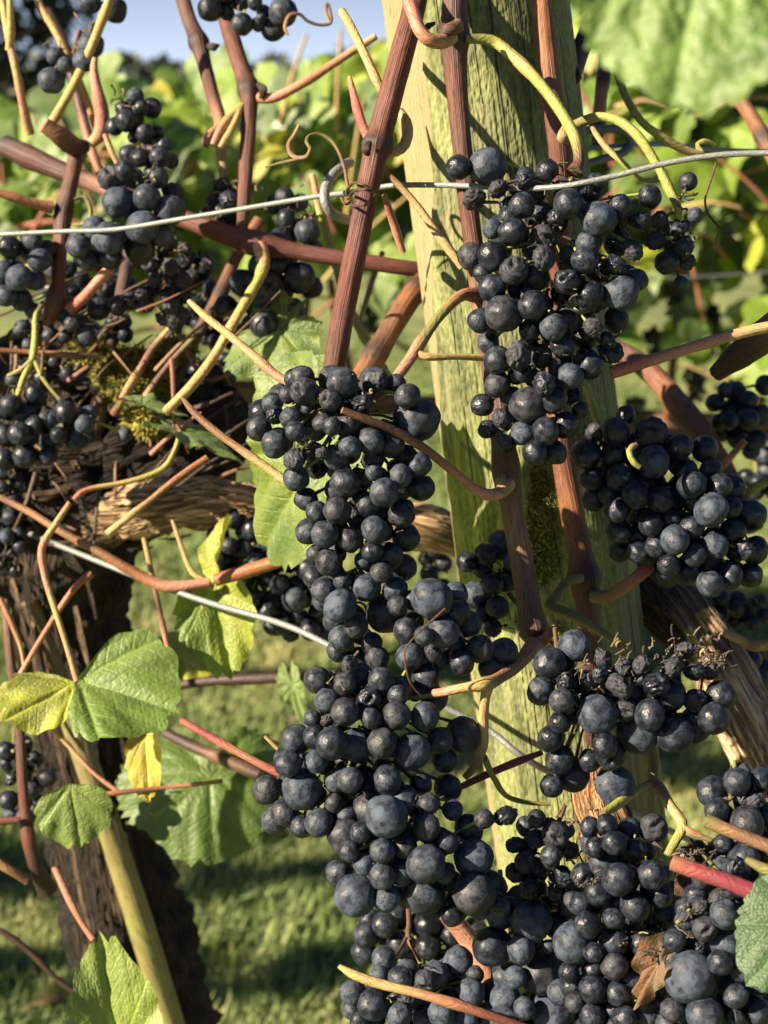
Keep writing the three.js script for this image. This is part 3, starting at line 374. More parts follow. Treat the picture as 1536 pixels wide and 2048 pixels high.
stalk('yellow stalk beside the old weathered arm at the right edge', [[1448, 1265, 0.80], [1480, 1280, 0.798], [1510, 1292, 0.796], [1560, 1285, 0.79]], [16, 22, 24, 20], [YE, YE, TAN, STRAW]);
stalk('green stalk dropping from the upper bunch beside the post edge', [[1172, 770, 0.73], [1182, 800, 0.73], [1190, 830, 0.73], [1196, 850, 0.73], [1170, 865, 0.725], [1150, 872, 0.722]], [18, 18, 19, 18, 14, 10], [GY, GY, GY, GY, OL]);
stalk('short yellow tip seen through the right bunch gap', [[1272, 888, 0.675], [1258, 902, 0.672], [1268, 925, 0.672], [1280, 935, 0.672]], [14, 15, 13, 10], [TAN, GY, OL]);
stalk('forked brown dry stalk holding the bottom bunch', [[817, 1818, 0.69], [818, 1850, 0.69], [816, 1875, 0.69], [830, 1900, 0.685], [842, 1930, 0.68]], [12, 12, 14, 10, 9], [BRK, BR, BRK, BRK], { name: 'bunch_stalk', category: 'stalk' });
stalk('dark thin prong of the dry stalk over the bottom bunch', [[812, 1876, 0.686], [802, 1895, 0.68], [790, 1915, 0.67], [776, 1932, 0.662]], [9, 7, 7, 5], [BRK, DK, DK], { name: 'tendril', category: 'tendril' });
stalk('long thin dry tendril looping over the grapes in the middle', [[890, 1218, 0.612], [865, 1240, 0.608], [835, 1268, 0.608], [810, 1300, 0.61], [812, 1335, 0.612], [820, 1365, 0.614], [842, 1392, 0.618]], [7, 5, 5, 4, 4, 4, 3], [BRK, DK, BRK, BRK], { name: 'tendril', category: 'tendril', sides: 5 });
stalk('fine dry tendril hanging below the second wire at the right', [[1432, 325, 0.70], [1420, 365, 0.70], [1410, 400, 0.70], [1415, 425, 0.70], [1432, 448, 0.70], [1452, 470, 0.70], [1470, 486, 0.70], [1462, 474, 0.70], [1436, 470, 0.70], [1430, 490, 0.70]], [5, 5, 5, 5, 5, 5, 4, 4, 4, 3], [BRK, DK, OL], { name: 'tendril', category: 'tendril', sides: 5, step: 0.002 });
stalk('curled tendril with dangling claw beside the top left grapes', [[660, 48, 0.85], [652, 22, 0.85], [655, 5, 0.85], [662, 45, 0.85], [640, 50, 0.85], [615, 42, 0.85], [598, 28, 0.85], [580, 30, 0.85], [570, 55, 0.85], [576, 70, 0.85]], [6, 8, 5, 8, 7, 7, 8, 9, 8, 5], [STRAW, BRK, BRK, DK, DK, RO, RO], { name: 'tendril', category: 'tendril', sides: 6, step: 0.002 });

// ---------------------------------------------------------------- old wood: trunk, arms, stake
function barkStrip(parent, pts, w, thick, col, seed) { mesh('bark_strip', sweep(pp(pts), wpx(w, pts), { sides: 8, step: 0.006, flat: thick, ref: RGT, wob: 0.35, wobF: 80, seed, col, vLen: 0.06, uRep: 0.5 }), M.bark, parent); }
{
  const BK = C(0.032, 0.023, 0.017), BL = C(0.075, 0.052, 0.035);
  const foot = P(420, 3300, 1.3); foot.y = 0;
  const t = thing('old_vine', 'thick dark old vine trunk with a mossy gnarled head at the left', 'trunk', foot);
  const body = [P(120, 640, 1.04), P(120, 740, 1.03), P(130, 830, 1.02), P(120, 930, 1.02), P(115, 1030, 1.02), P(130, 1140, 1.03), P(150, 1260, 1.04), P(160, 1380, 1.05), P(180, 1500, 1.06), P(205, 1650, 1.08), P(240, 1800, 1.10), P(280, 1960, 1.12), P(320, 2150, 1.15), foot];
  mesh('stem', sweep(body, [0.02, 0.055, 0.075, 0.08, 0.068, 0.046, 0.037, 0.036, 0.037, 0.039, 0.042, 0.044, 0.047, 0.06], { sides: 40, step: 0.008, col: [BK, BL, BK, BK, BK], wob: 0.28, wobF: 45, ridge: 0.10, ridges: 18, uRep: 3, vLen: 0.10, seed: 4 }), M.bark, t);
  mesh('old_arm', sweep(pp([[120, 960, 0.99], [200, 930, 0.985], [300, 900, 0.98], [400, 830, 0.985], [460, 780, 0.99]]), [0.05, 0.06, 0.056, 0.045, 0.02], { sides: 30, step: 0.008, col: [BK, BK, BK], wob: 0.5, wobF: 45, uRep: 4, vLen: 0.08, seed: 8 }), M.bark, t);
  const r = rng(12);
  for (let i = 0; i < 64; i++) { // shreds that peel off the stem
    const y = 1090 + r() * 900, cx = 128 + Math.max(0, y - 1250) * 0.2, x = cx + (r() - 0.62) * 190, d = 0.985 + Math.max(0, y - 1250) * 0.00011 - r() * 0.012, l = 60 + r() * 150, k = 0.5 + r() * 0.9;
    barkStrip(t, [[x, y, d], [x + l * 0.08, y + l * 0.4, d - 0.004], [x + l * 0.2 + (r() - 0.5) * 12, y + l, d - r() * 0.012]], [3 + r() * 7, 7 + r() * 13, 2 + r() * 6], 0.22, mix3(BK, C(0.30, 0.22, 0.15), k * k * k * 0.5), i);
  }
  for (let i = 0; i < 90; i++) { // crust of the head
    const x = -10 + r() * 330, y = 700 + r() * 400, d = 0.922 + r() * 0.03 + Math.abs(x - 130) * 0.0001, l = 25 + r() * 60, a = r() * 1.2 - 0.2;
    barkStrip(t, [[x, y, d], [x + l * Math.cos(a) * 0.5, y + l * Math.sin(a) * 0.5 + 4, d - 0.012 * r()], [x + l * Math.cos(a), y + l * Math.sin(a), d - 0.004]], [6 + r() * 10, 12 + r() * 20, 4 + r() * 10], 0.35, mix3(BK, C(0.40, 0.27, 0.17), Math.pow(r(), 3)), i + 60);
  }
  // moss cushions
  const bl = [];
  for (const [cx, cy, wx, wy, n, d] of [[265, 755, 80, 60, 1500, 0.925], [300, 830, 55, 45, 500, 0.925], [180, 705, 55, 26, 500, 0.935], [350, 700, 45, 28, 300, 0.93]]) for (let i = 0; i < n; i++) {
    const a = r() * 6.283, q = Math.sqrt(r()), hgt = Math.sqrt(1 - q * q), at = P(cx + Math.cos(a) * q * wx, cy + Math.sin(a) * q * wy, d - hgt * 0.018);
    const nrm = RGT.clone().multiplyScalar(Math.cos(a) * q).addScaledVector(UPC, -Math.sin(a) * q).addScaledVector(FWD, -hgt).add(V(r() - 0.5, r() - 0.5, r() - 0.5)).normalize();
    const g = new THREE.ConeGeometry(0.0011 + r() * 0.0012, 0.005 + r() * 0.006, 4); g.applyQuaternion(new THREE.Quaternion().setFromUnitVectors(V(0, 1, 0), nrm)); g.translate(at.x, at.y, at.z);
    const k = r(), cc = mix3([0.06, 0.06, 0.014], [0.42, 0.37, 0.05], k * k), ca = []; for (let v = 0; v < g.attributes.position.count; v++) ca.push(...cc); g.setAttribute('color', new THREE.Float32BufferAttribute(ca, 3)); bl.push(g);
  }
  mesh('moss', mergeGeometries(bl), M.dry, t, 'stuff');
  for (let i = 0; i < 70; i++) { // dead twigs and dry stubs about the head
    const x = -20 + r() * 500, y = 600 + r() * 380, d = 0.855 + r() * 0.11, a = r() < 0.5 ? -0.9 + r() * 0.6 : 0.8 + r() * 1.2, l = 50 + r() * 120, w = 4 + r() * 8, k = r();
    const cc = k < 0.5 ? mix3(BK, C(0.16, 0.10, 0.06), r()) : k < 0.75 ? mix3(C(0.2, 0.11, 0.06), C(0.34, 0.22, 0.11), r()) : mix3(RB, SAL, r() * 0.7);
    mesh('dead_twig', stalkGeo([[x, y, d], [x + Math.cos(a) * l * 0.5 + (r() - 0.5) * 14, y + Math.sin(a) * l * 0.5 + (r() - 0.5) * 14, d - 0.01 * r()], [x + Math.cos(a) * l, y + Math.sin(a) * l, d + 0.02 * (r() - 0.5)]], [w, w * 0.8, w * 0.55], cc, { sides: 7, step: 0.006 }), M.stalk, t);
  }
  // pale peeled arm lying to the right towards the post
  const PALE = C(0.85, 0.62, 0.38);
  const a1 = thing('old_limb', 'pale peeled old vine arm lying level behind the long middle bunch', 'vine limb', P(880, 1070, 0.93));
  mesh('limb', sweep(pp([[120, 1040, 1.0], [200, 1030, 0.96], [270, 1018, 0.935], [350, 1010, 0.925], [430, 1008, 0.92], [520, 1012, 0.92], [640, 1025, 0.925], [760, 1040, 0.925], [850, 1055, 0.925], [960, 1080, 0.95]]), [0.02, 0.02, 0.018, 0.0155, 0.015, 0.014, 0.014, 0.014, 0.0145, 0.012], { sides: 26, step: 0.006, col: [C(0.1, 0.07, 0.05), C(0.3, 0.2, 0.13), PALE, PALE, PALE, C(0.4, 0.26, 0.15), PALE, PALE], wob: 0.35, wobF: 40, uRep: 1, vLen: 0.1, seed: 15 }), M.bark, a1);
  for (let i = 0; i < 9; i++) { const x = 220 + r() * 270, y = 985 + r() * 50; barkStrip(a1, [[x, y, 0.905], [x + 40, y - 4 + r() * 8, 0.90], [x + 80 + r() * 40, y - 6 + r() * 14, 0.904]], [6, 12 + r() * 8, 4], 0.3, mix3(C(0.3, 0.2, 0.13), PALE, r()), i + 30); }
  const a2 = thing('old_limb', 'weathered striped old vine arm sloping down at the right behind the shrivelled bunch', 'vine limb', P(1560, 1640, 0.80));
  mesh('limb', sweep(pp([[1180, 1130, 0.88], [1260, 1160, 0.86], [1330, 1205, 0.845], [1400, 1270, 0.83], [1450, 1350, 0.815], [1490, 1440, 0.805], [1525, 1540, 0.80], [1570, 1680, 0.79]]), [0.02, 0.019, 0.018, 0.0165, 0.016, 0.0155, 0.0155, 0.016], { sides: 26, step: 0.005, col: [C(0.12, 0.085, 0.06), C(0.14, 0.10, 0.07), C(0.2, 0.14, 0.1), C(0.4, 0.28, 0.18), C(0.75, 0.55, 0.35), C(0.75, 0.55, 0.35), C(0.7, 0.5, 0.32)], wob: 0.22, wobF: 40, ridge: 0.1, ridges: 10, uRep: 1, vLen: 0.12, seed: 19 }), M.bark, a2);
  for (let i = 0; i < 6; i++) { const x = 1290 + i * 36, y = 1170 + i * 46 + r() * 10; barkStrip(a2, [[x - 20, y - 26, 0.835], [x, y, 0.83 - i * 0.004], [x + 28, y + 46, 0.828 - i * 0.004]], [6, 12, 5], 0.35, C(0.14, 0.1, 0.07), i + 80); }
  const a3 = thing('vine_stump', 'orange torn wood stub on the post behind the lower right bunches', 'stump', P(1200, 1640, 0.74));
  mesh('stump_wood', sweep(pp([[1195, 1520, 0.76], [1190, 1570, 0.755], [1195, 1610, 0.75], [1215, 1660, 0.745], [1230, 1740, 0.745]]), [0.011, 0.011, 0.012, 0.014, 0.012], { sides: 20, step: 0.004, col: [C(0.6, 0.33, 0.15), C(0.6, 0.33, 0.15), C(0.5, 0.3, 0.16), C(0.2, 0.12, 0.08)], wob: 0.3, wobF: 50, vLen: 0.08, seed: 23 }), M.bark, a3);
  // green stake tied along the trunk
  const st = [[60, 1200, 0.985], [105, 1330, 0.99], [150, 1460, 0.995], [195, 1590, 1.0], [240, 1720, 1.01], [285, 1860, 1.02], [330, 2010, 1.035], [380, 2180, 1.05]], fp = P(640, 2950, 1.2); fp.y = 0;
  const s = thing('bamboo_stake', 'yellow green stake leaning along the old vine trunk', 'stake', fp);
  mesh('stake_pole', sweep([...pp(st), fp], [0.006, 0.007, 0.0078, 0.0084, 0.0088, 0.0092, 0.0095, 0.0095, 0.0095], { sides: 18, step: 0.01, col: [C(0.20, 0.15, 0.08), C(0.25, 0.22, 0.09), C(0.27, 0.26, 0.09), C(0.26, 0.27, 0.08), C(0.26, 0.27, 0.08)], wob: 0.05, wobF: 12, vLen: 0.2, nodes: [[0.4, 0.06, 0.01]] }), M.stalk, s);
}

// ---------------------------------------------------------------- grapes
// berries: unit spheres whose stem sits at +Y and whose blossom scar sits at -Y
function berryGeo(kind, seed, ws = 24, hs = 16) {
  const g = new THREE.SphereGeometry(1, ws, hs), p = g.attributes.position, r = rng(seed * 31 + 5), axes = [];
  for (let i = 0; i < 5; i++) axes.push(V(r() - 0.5, r() - 0.5, r() - 0.5).normalize());
  const v = V(0, 0, 0), dent = V(0.25 * (r() - 0.5), -1, 0.25 * (r() - 0.5)).normalize(), cr = V(r() - 0.5, 0, r() - 0.5).normalize();
  for (let i = 0; i < p.count; i++) {
    v.fromBufferAttribute(p, i).normalize();
    const q = v.clone(); let k = 1 + 0.055 * N3(v.x * 1.1 + seed * 5, v.y * 1.1, v.z * 1.1) + 0.006 * N3(v.x * 4, v.y * 4 + seed, v.z * 4);
    const scar = Math.acos(clamp(-v.y, -1, 1)); k -= 0.03 * Math.exp(-(scar * scar) / 0.012);
    if (kind === 'dent') {
      const c = v.dot(dent), side = v.dot(cr), along = Math.sqrt(Math.max(0, 1 - c * c - side * side));
      const e = c > 0 ? Math.exp(-(side * side) / 0.03 - (along * along) / 0.22) : 0, rim = c > 0 ? Math.exp(-Math.pow(Math.hypot(side / 0.32, along / 0.62) - 1, 2) / 0.09) : 0;
      k += -0.42 * e + 0.06 * rim + 0.05 * N3(v.x * 3 + seed, v.y * 3, v.z * 3) + 0.025 * N3(v.x * 7 + seed, v.y * 7, v.z * 7);
    }
    if (kind === 'raisin') {
      let w = 0; for (const a of axes) w += Math.sin(v.dot(a) * 9 + 3 * N3(v.x * 1.5 + seed, v.y * 1.5, v.z * 1.5));
      k += 0.035 * w - 0.10 * Math.abs(N3(v.x * 2.2 + seed * 3, v.y * 2.2, v.z * 2.2)) - 0.05 * Math.abs(N3(v.x * 5 + seed, v.y * 5, v.z * 5));
      q.x *= 0.95; q.z *= 0.78;
    }
    p.setXYZ(i, q.x * k, q.y * k, q.z * k);
  }
  g.computeVertexNormals();
  const n = g.attributes.normal; // close the seam of the sphere
  for (let y = 0; y <= hs; y++) { const a = y * (ws + 1), b = a + ws, m = V(n.getX(a) + n.getX(b), n.getY(a) + n.getY(b), n.getZ(a) + n.getZ(b)).normalize(); n.setXYZ(a, m.x, m.y, m.z); n.setXYZ(b, m.x, m.y, m.z); }
  for (const [y0] of [[0], [hs]]) { for (let x = 0; x <= ws; x++) n.setXYZ(y0 * (ws + 1) + x, 0, y0 ? -1 : 1, 0); }
  return g;
}
const G = { s: [1, 2, 3, 4, 5, 6, 7].map((i) => berryGeo('smooth', i)), d: [1, 2, 3].map((i) => berryGeo('dent', i, 34, 24)), w: [1, 2, 3, 4].map((i) => berryGeo('raisin', i, 34, 24)) };
function berryMat(seed, skin, bloom, amount, gloss) {
  const h = (u, v) => { const a = u * 6.2832, b = v * Math.PI, x = Math.sin(b) * Math.cos(a), y = Math.cos(b), z = Math.sin(b) * Math.sin(a);
    const big = N3(x * 1.3 + seed * 9, y * 1.3, z * 1.3), mid = N3(x * 3.5 + seed, y * 3.5 + seed * 3, z * 3.5), fine = N3(x * 11, y * 11 + seed, z * 11), speck = N3(x * 26 + seed, y * 26, z * 26);
    const rub = N3(x * 2 + 0.5 * N3(x * 3, y * 3, z * 3 + seed), y * 7, z * 2 + seed * 2);
    let k = clamp(amount + 0.30 * big + 0.08 * mid + 0.03 * fine + 0.015 * speck - 0.35 * smooth(0.5, 0.85, rub));
    k *= 1 - 0.55 * smooth(0.18, 0.46, N3(x * 1.5 + seed * 4, y * 1.5, z * 1.5 + seed) + 0.28 * N3(x * 4.5, y * 4.5 + seed, z * 4.5) + 0.1 * fine);
    const scar = v > 0.5 ? smooth(0.985, 0.996, v) : 0; return { k, scar, fine, speck, mid }; };
  const map = dataTex(256, 128, (u, v) => { const q = h(u, 1 - v); let c = mix3(skin, bloom, q.k); c = mix3(c, bloom.map((x) => x * 1.4), 0.35 * smooth(0.74, 0.85, q.speck)); return mix3(c, [0.02, 0.015, 0.012], q.scar * 0.85); });
  const rough = dataTex(256, 128, (u, v) => { const q = h(u, 1 - v); return clamp(gloss + 0.14 + 0.34 * q.k + 0.08 * q.fine); }, false);
  const bump = dataTex(256, 128, (u, v) => { const q = h(u, 1 - v); return clamp(0.5 + 0.3 * q.mid + 0.15 * q.fine + 0.08 * q.speck - 0.3 * q.scar); }, false);
  return phys({ map, specularIntensity: 0.75, roughness: 1, roughnessMap: rough, bumpMap: bump, bumpScale: 0.00018 });
}
const SKIN = [0.006, 0.006, 0.010], BLUE = [0.074, 0.098, 0.142], GREY = [0.074, 0.094, 0.130], WARM = [0.076, 0.082, 0.102];
const BM = {
  blue: [berryMat(1, SKIN, BLUE, 0.60, 0.34), berryMat(2, SKIN, BLUE, 0.52, 0.30)],
  grey: [berryMat(3, SKIN, GREY, 0.42, 0.30), berryMat(4, SKIN, GREY, 0.30, 0.26), berryMat(5, SKIN, WARM, 0.36, 0.30)],
  dark: [berryMat(6, [0.006, 0.007, 0.012], GREY, 0.12, 0.22), berryMat(7, [0.006, 0.007, 0.013], GREY, 0.20, 0.24)],
  dry: [berryMat(8, [0.014, 0.011, 0.013], WARM, 0.36, 0.42), berryMat(9, [0.014, 0.011, 0.013], GREY, 0.30, 0.40)],
};
const GS = C(0.22, 0.26, 0.06), BS = C(0.13, 0.075, 0.04);
// spec.spine: [x, y, half width] of the bunch's body in the photograph; s / d / w: plump, dented and shrivelled berries seen there [x, y, radius]
let bunchNo = 0;
function bunch(label, spec, group = 'bunches of dark grapes') {
  const { spine, far: d, seed = ++bunchNo, n = 30, rr = [20, 28], k = 0.62, look = 'grey', mixIn = 0.25, shrink = 0.12, debris = 0, back = 0.35, lean = 0 } = spec;
  const r = rng(seed * 17 + 3), list = [];
  const near = (x, y) => { let best = null; for (let i = 0; i < Math.max(1, spine.length - 1); i++) { const a = spine[i], b = spine[i + 1] ?? a, dx = b[0] - a[0], dy = b[1] - a[1], t = clamp(((x - a[0]) * dx + (y - a[1]) * dy) / (dx * dx + dy * dy || 1)), X = a[0] + dx * t, Y = a[1] + dy * t, w = lerp(a[2], b[2], t), q = Math.hypot(x - X, y - Y); if (!best || q - w < best.q - best.w) best = { X, Y, w, q, t: i + t }; } return best; };
  const depthOf = (z, y) => d + lean * (y - spine[0][1]) / F * d - z / F * d;
  for (const type of ['s', 'd', 'w']) for (const [x, y, R] of spec[type] ?? []) { const c = near(x, y), z = Math.sqrt(Math.max(0, c.w * c.w - c.q * c.q)) * k - R * 0.35 + (r() - 0.5) * 6; list.push({ x, y, R, z, type, fixed: true }); }
  for (let it = 0; it < 60; it++) for (let i = 0; i < list.length; i++) for (let j = 0; j < i; j++) { // berries that would meet give way along the line of sight
    const a = list[i], b = list[j], s = (a.R + b.R) * 0.94, q = Math.hypot(a.x - b.x, a.y - b.y); if (q >= s) continue;
    const need = Math.sqrt(s * s - q * q), dz = a.z - b.z; if (Math.abs(dz) >= need) continue;
    const sign = Math.abs(dz) > 2 ? Math.sign(dz) : Math.sign(a.R - b.R || 1), push = (need - Math.abs(dz)) * 0.3; a.z += sign * push; b.z -= sign * push;
  }
  const L = spine.reduce((t, p, i) => i ? t + Math.hypot(p[0] - spine[i - 1][0], p[1] - spine[i - 1][1]) : 0, 0);
  for (let a = 0, made = 0; a < 5000 && made < n; a++) {
    const u = r() * (L + spine[0][2] + spine[spine.length - 1][2]) - spine[0][2]; let rest = clamp(u, 0, L), i = 0; while (i < spine.length - 2 && rest > Math.hypot(spine[i + 1][0] - spine[i][0], spine[i + 1][1] - spine[i][1])) { rest -= Math.hypot(spine[i + 1][0] - spine[i][0], spine[i + 1][1] - spine[i][1]); i++; }
    const A = spine[i], B = spine[i + 1] ?? A, sl = Math.hypot(B[0] - A[0], B[1] - A[1]) || 1, t = clamp(rest / sl), w = lerp(A[2], B[2], t), cx = lerp(A[0], B[0], t), cy = lerp(A[1], B[1], t);
    const ang = r() * 6.283, rad = w * Math.sqrt(0.2 + 0.8 * r()), R = lerp(rr[0], rr[1], r()), x = cx + Math.cos(ang) * (w - R * 0.6) * Math.sqrt(r()), y = cy + (r() - 0.5) * w * 0.9, c = near(x, y);
    if (c.q + R > c.w * 1.04) continue;
    const zz = Math.sqrt(Math.max(0, c.w * c.w - c.q * c.q)) * k, z = lerp(-back * zz, zz - R * 0.4, r());
    let ok = true;
    for (const g of list) { const q = Math.hypot(g.x - x, g.y - y), dist = Math.hypot(q, g.z - z); if (dist < (g.R + R) * 0.88 || (g.fixed && z > g.z && q < (g.R + R) * 0.72) || (g.fixed && z > g.z - R * 0.3 && q < (g.R + R) * 0.6)) { ok = false; break; } }
    if (ok) { list.push({ x, y, R, z, type: r() < shrink ? (r() < 0.4 ? 'd' : 'w') : 's' }); made++; }
  }
  const mid = spine[Math.floor((spine.length - 1) / 2)], top = spec.top ?? [spine[0][0], spine[0][1] - spine[0][2] * 0.4], base = P(top[0], top[1], depthOf(0, top[1]));
  const o = thing('grape_bunch', label, 'grape bunch', base, group), stems = [], q4 = new THREE.Quaternion();
  const stemCol = spec.dryStem ? BS : GS;
  stems.push(sweep([base, ...spine.map(([x, y, w]) => P(x, y + 0.3 * w, depthOf(-4, y)))], S(5, d), { sides: 6, step: 0.01, col: mix3(stemCol, BS, 0.4), wob: 0.2, wobF: 90 }));
  const toward = FWD.clone().negate();
  list.forEach((g, i) => {
    const at = P(g.x, g.y, depthOf(g.z, g.y)), R = S(g.R, depthOf(g.z, g.y)), c = near(g.x, g.y), core = P(c.X, c.Y - c.w * 0.25, depthOf(-c.w * 0.2, c.Y));
    const out = at.clone().sub(core).normalize();
    let axis = out.clone().add(V(r() - 0.5, r() - 0.8, r() - 0.5).multiplyScalar(0.7));
    if (g.type === 'd') axis = toward.clone().addScaledVector(RGT, (r() - 0.6) * 1.0).addScaledVector(UPC, (r() - 0.25) * 0.9);
    axis.normalize(); q4.setFromUnitVectors(V(0, -1, 0), axis); q4.multiply(new THREE.Quaternion().setFromAxisAngle(V(0, 1, 0), r() * 6.283));
    const pick = (l) => l[Math.floor(r() * l.length)];
    let fam = g.type === 's' ? (r() < mixIn ? pick(['blue', 'grey', 'dark']) : look) : r() < 0.6 ? 'dry' : 'dark';
    if (g.type === 's' && g.R >= 34 && r() < 0.7) fam = r() < 0.6 ? 'blue' : 'grey';
    const m = new THREE.Mesh(pick(G[g.type]), pick(BM[fam])); m.castShadow = m.receiveShadow = true;
    m.name = i ? 'grape_' + String(i).padStart(3, '0') : 'grape';
    m.position.copy(at).sub(base); m.quaternion.copy(q4); const e = 0.94 + r() * 0.11; m.scale.set(R * (2 - e), R * (0.94 + r() * 0.14), R * e); o.add(m);
    if (i % 2 === 0 || g.fixed) { const s0 = at.clone().addScaledVector(axis, -R * 0.9), s1 = s0.clone().lerp(core, 0.5).add(V((r() - 0.5) * 0.004, 0.002, (r() - 0.5) * 0.004)); stems.push(sweep([s0, s1, core.clone().lerp(s1, 0.35)], [S(4, d), S(2.2, d), S(2.6, d)], { sides: 5, step: 0.02, min: 3, col: r() < 0.55 ? stemCol : BS })); }
  });
  const dz = spec.debrisAt ?? spine.map((p) => [p[0], p[1] - p[2] * 0.3, p[2] * 0.7]);
  for (let i = 0; i < debris; i++) { // dried twigs of the stalk where berries are gone
    const [x, y, w] = dz[i % dz.length], px = x + (r() - 0.5) * 2 * w, py = y + (r() - 0.5) * 1.2 * w, c = near(px, py), z = Math.sqrt(Math.max(0, c.w * c.w - c.q * c.q)) * k * (0.5 + 0.55 * r()) + 4, l = 6 + r() * 20, a = r() * 6.283, zz = (r() - 0.5) * 26;
    const D = (q) => depthOf(q, py), kk = r(), cc = kk < 0.72 ? mix3(C(0.03, 0.025, 0.022), C(0.17, 0.13, 0.095), r() * r()) : kk < 0.88 ? mix3(C(0.06, 0.04, 0.03), C(0.20, 0.13, 0.08), r()) : mix3(C(0.14, 0.15, 0.05), C(0.34, 0.27, 0.12), r());
    stems.push(sweep([P(px, py, D(z)), P(px + Math.cos(a) * l * 0.5 + (r() - 0.5) * 9, py + Math.sin(a) * l * 0.5 + (r() - 0.5) * 9, D(z + zz * 0.5)), P(px + Math.cos(a) * l, py + Math.sin(a) * l, D(z + zz))], [S(1 + r() * 2.2, d), S(1.1 + r() * 1.5, d), S(0.6 + r() * 4 * r(), d)], { sides: 5, step: 0.02, min: 4, col: cc, wob: 0.6, wobF: 200 }));
  }
  const sm = mergeGeometries(stems); mesh('stem', sm, M.dry, o);
  return o;
}

bunch('long narrow bunch left of the post with one very large berry at its upper right', { far: 0.66, n: 60, rr: [19, 29], look: 'grey', debris: 46, top: [775, 775], debrisAt: [[735, 805, 40], [655, 890, 50], [690, 760, 22], [610, 900, 30]],
  spine: [[685, 830, 185], [715, 930, 158], [722, 1020, 135], [722, 1110, 115], [705, 1190, 92], [705, 1290, 70]],
  s: [[684, 768, 34], [833, 838, 45], [815, 792, 26], [545, 806, 22], [575, 790, 18], [518, 858, 25], [551, 888, 29], [583, 837, 24], [590, 862, 21], [613, 817, 11], [645, 847, 21], [664, 853, 19], [696, 850, 28], [742, 883, 28], [700, 893, 22], [673, 916, 26], [745, 920, 23], [592, 957, 27], [690, 967, 31], [768, 985, 30], [748, 944, 18], [842, 975, 27], [785, 893, 25], [812, 915, 26], [800, 952, 25], [838, 930, 26], [612, 998, 24], [634, 1026, 24], [675, 1021, 28], [735, 1010, 26], [617, 1063, 26], [650, 1068, 28], [700, 1080, 25], [750, 1060, 28], [745, 1103, 22], [632, 1108, 20], [658, 1125, 28], [627, 1155, 23], [647, 1180, 26], [685, 1160, 20], [733, 1175, 30], [763, 1145, 22], [680, 1212, 34], [670, 1240, 26], [773, 1226, 41], [712, 1252, 25], [684, 1276, 27], [676, 1302, 22], [780, 1112, 28], [802, 1030, 28], [812, 1075, 28], [806, 1135, 28], [790, 1180, 26]],
  d: [[609, 782, 28], [660, 800, 22]], w: [[550, 830, 21], [725, 806, 24], [590, 918, 24], [645, 905, 18]] });
bunch('small wing of plump berries in front of the post between the middle bunches', { far: 0.65, n: 14, rr: [20, 28], look: 'grey', debris: 16, top: [900, 1250], debrisAt: [[880, 1230, 50], [880, 1300, 40], [730, 1345, 30]],
  spine: [[870, 1230, 95], [870, 1310, 80]],
  s: [[863, 1197, 42], [814, 1262, 28], [848, 1272, 20], [887, 1266, 33], [915, 1225, 27], [937, 1248, 26], [755, 1317, 26], [820, 1314, 29], [852, 1354, 28], [960, 1298, 29], [925, 1326, 25], [1005, 1307, 32], [979, 1338, 23], [785, 1382, 28], [868, 1398, 29]] });
bunch('lower middle bunch with crowded grey berries left of the forked stalk', { far: 0.64, n: 46, rr: [20, 28], look: 'grey', debris: 30, top: [870, 1390], debrisAt: [[700, 1345, 45], [700, 1540, 60], [760, 1600, 40]],
  spine: [[740, 1390, 95], [735, 1460, 160], [700, 1540, 175], [640, 1610, 120]],
  s: [[634, 1360, 27], [654, 1402, 26], [690, 1424, 29], [793, 1431, 29], [742, 1437, 22], [850, 1434, 31], [625, 1437, 18], [592, 1479, 30], [629, 1474, 24], [664, 1487, 33], [712, 1491, 35], [764, 1487, 31], [824, 1502, 39], [632, 1524, 23], [577, 1527, 27], [927, 1469, 35], [534, 1580, 30], [605, 1579, 42], [570, 1625, 28], [550, 1640, 27], [675, 1560, 26], [668, 1606, 20], [604, 1653, 23], [638, 1645, 29], [775, 1560, 29], [842, 1568, 23], [895, 1576, 28], [890, 1520, 26], [880, 1480, 27], [700, 1560, 26]],
  d: [[738, 1399, 27]], w: [[655, 1441, 16], [700, 1330, 20], [790, 1575, 22]] });
bunch('plump bluish bunch below the middle one with its lowest big berry over the grass', { far: 0.625, n: 40, rr: [22, 34], look: 'grey', mixIn: 0.4, debris: 24, top: [850, 1590], debrisAt: [[740, 1735, 30], [830, 1620, 40], [880, 1620, 40]],
  spine: [[800, 1640, 100], [800, 1710, 135], [860, 1760, 115], [930, 1790, 90]],
  s: [[742, 1622, 41], [773, 1633, 44], [692, 1672, 39], [722, 1665, 23], [699, 1702, 22], [857, 1608, 23], [853, 1655, 28], [765, 1702, 26], [678, 1746, 28], [712, 1791, 42], [765, 1752, 27], [852, 1729, 40], [938, 1657, 31], [893, 1684, 24], [948, 1716, 40], [848, 1786, 43], [775, 1795, 26], [948, 1787, 44], [968, 1638, 21], [905, 1620, 22]], w: [[1012, 1632, 24]] });
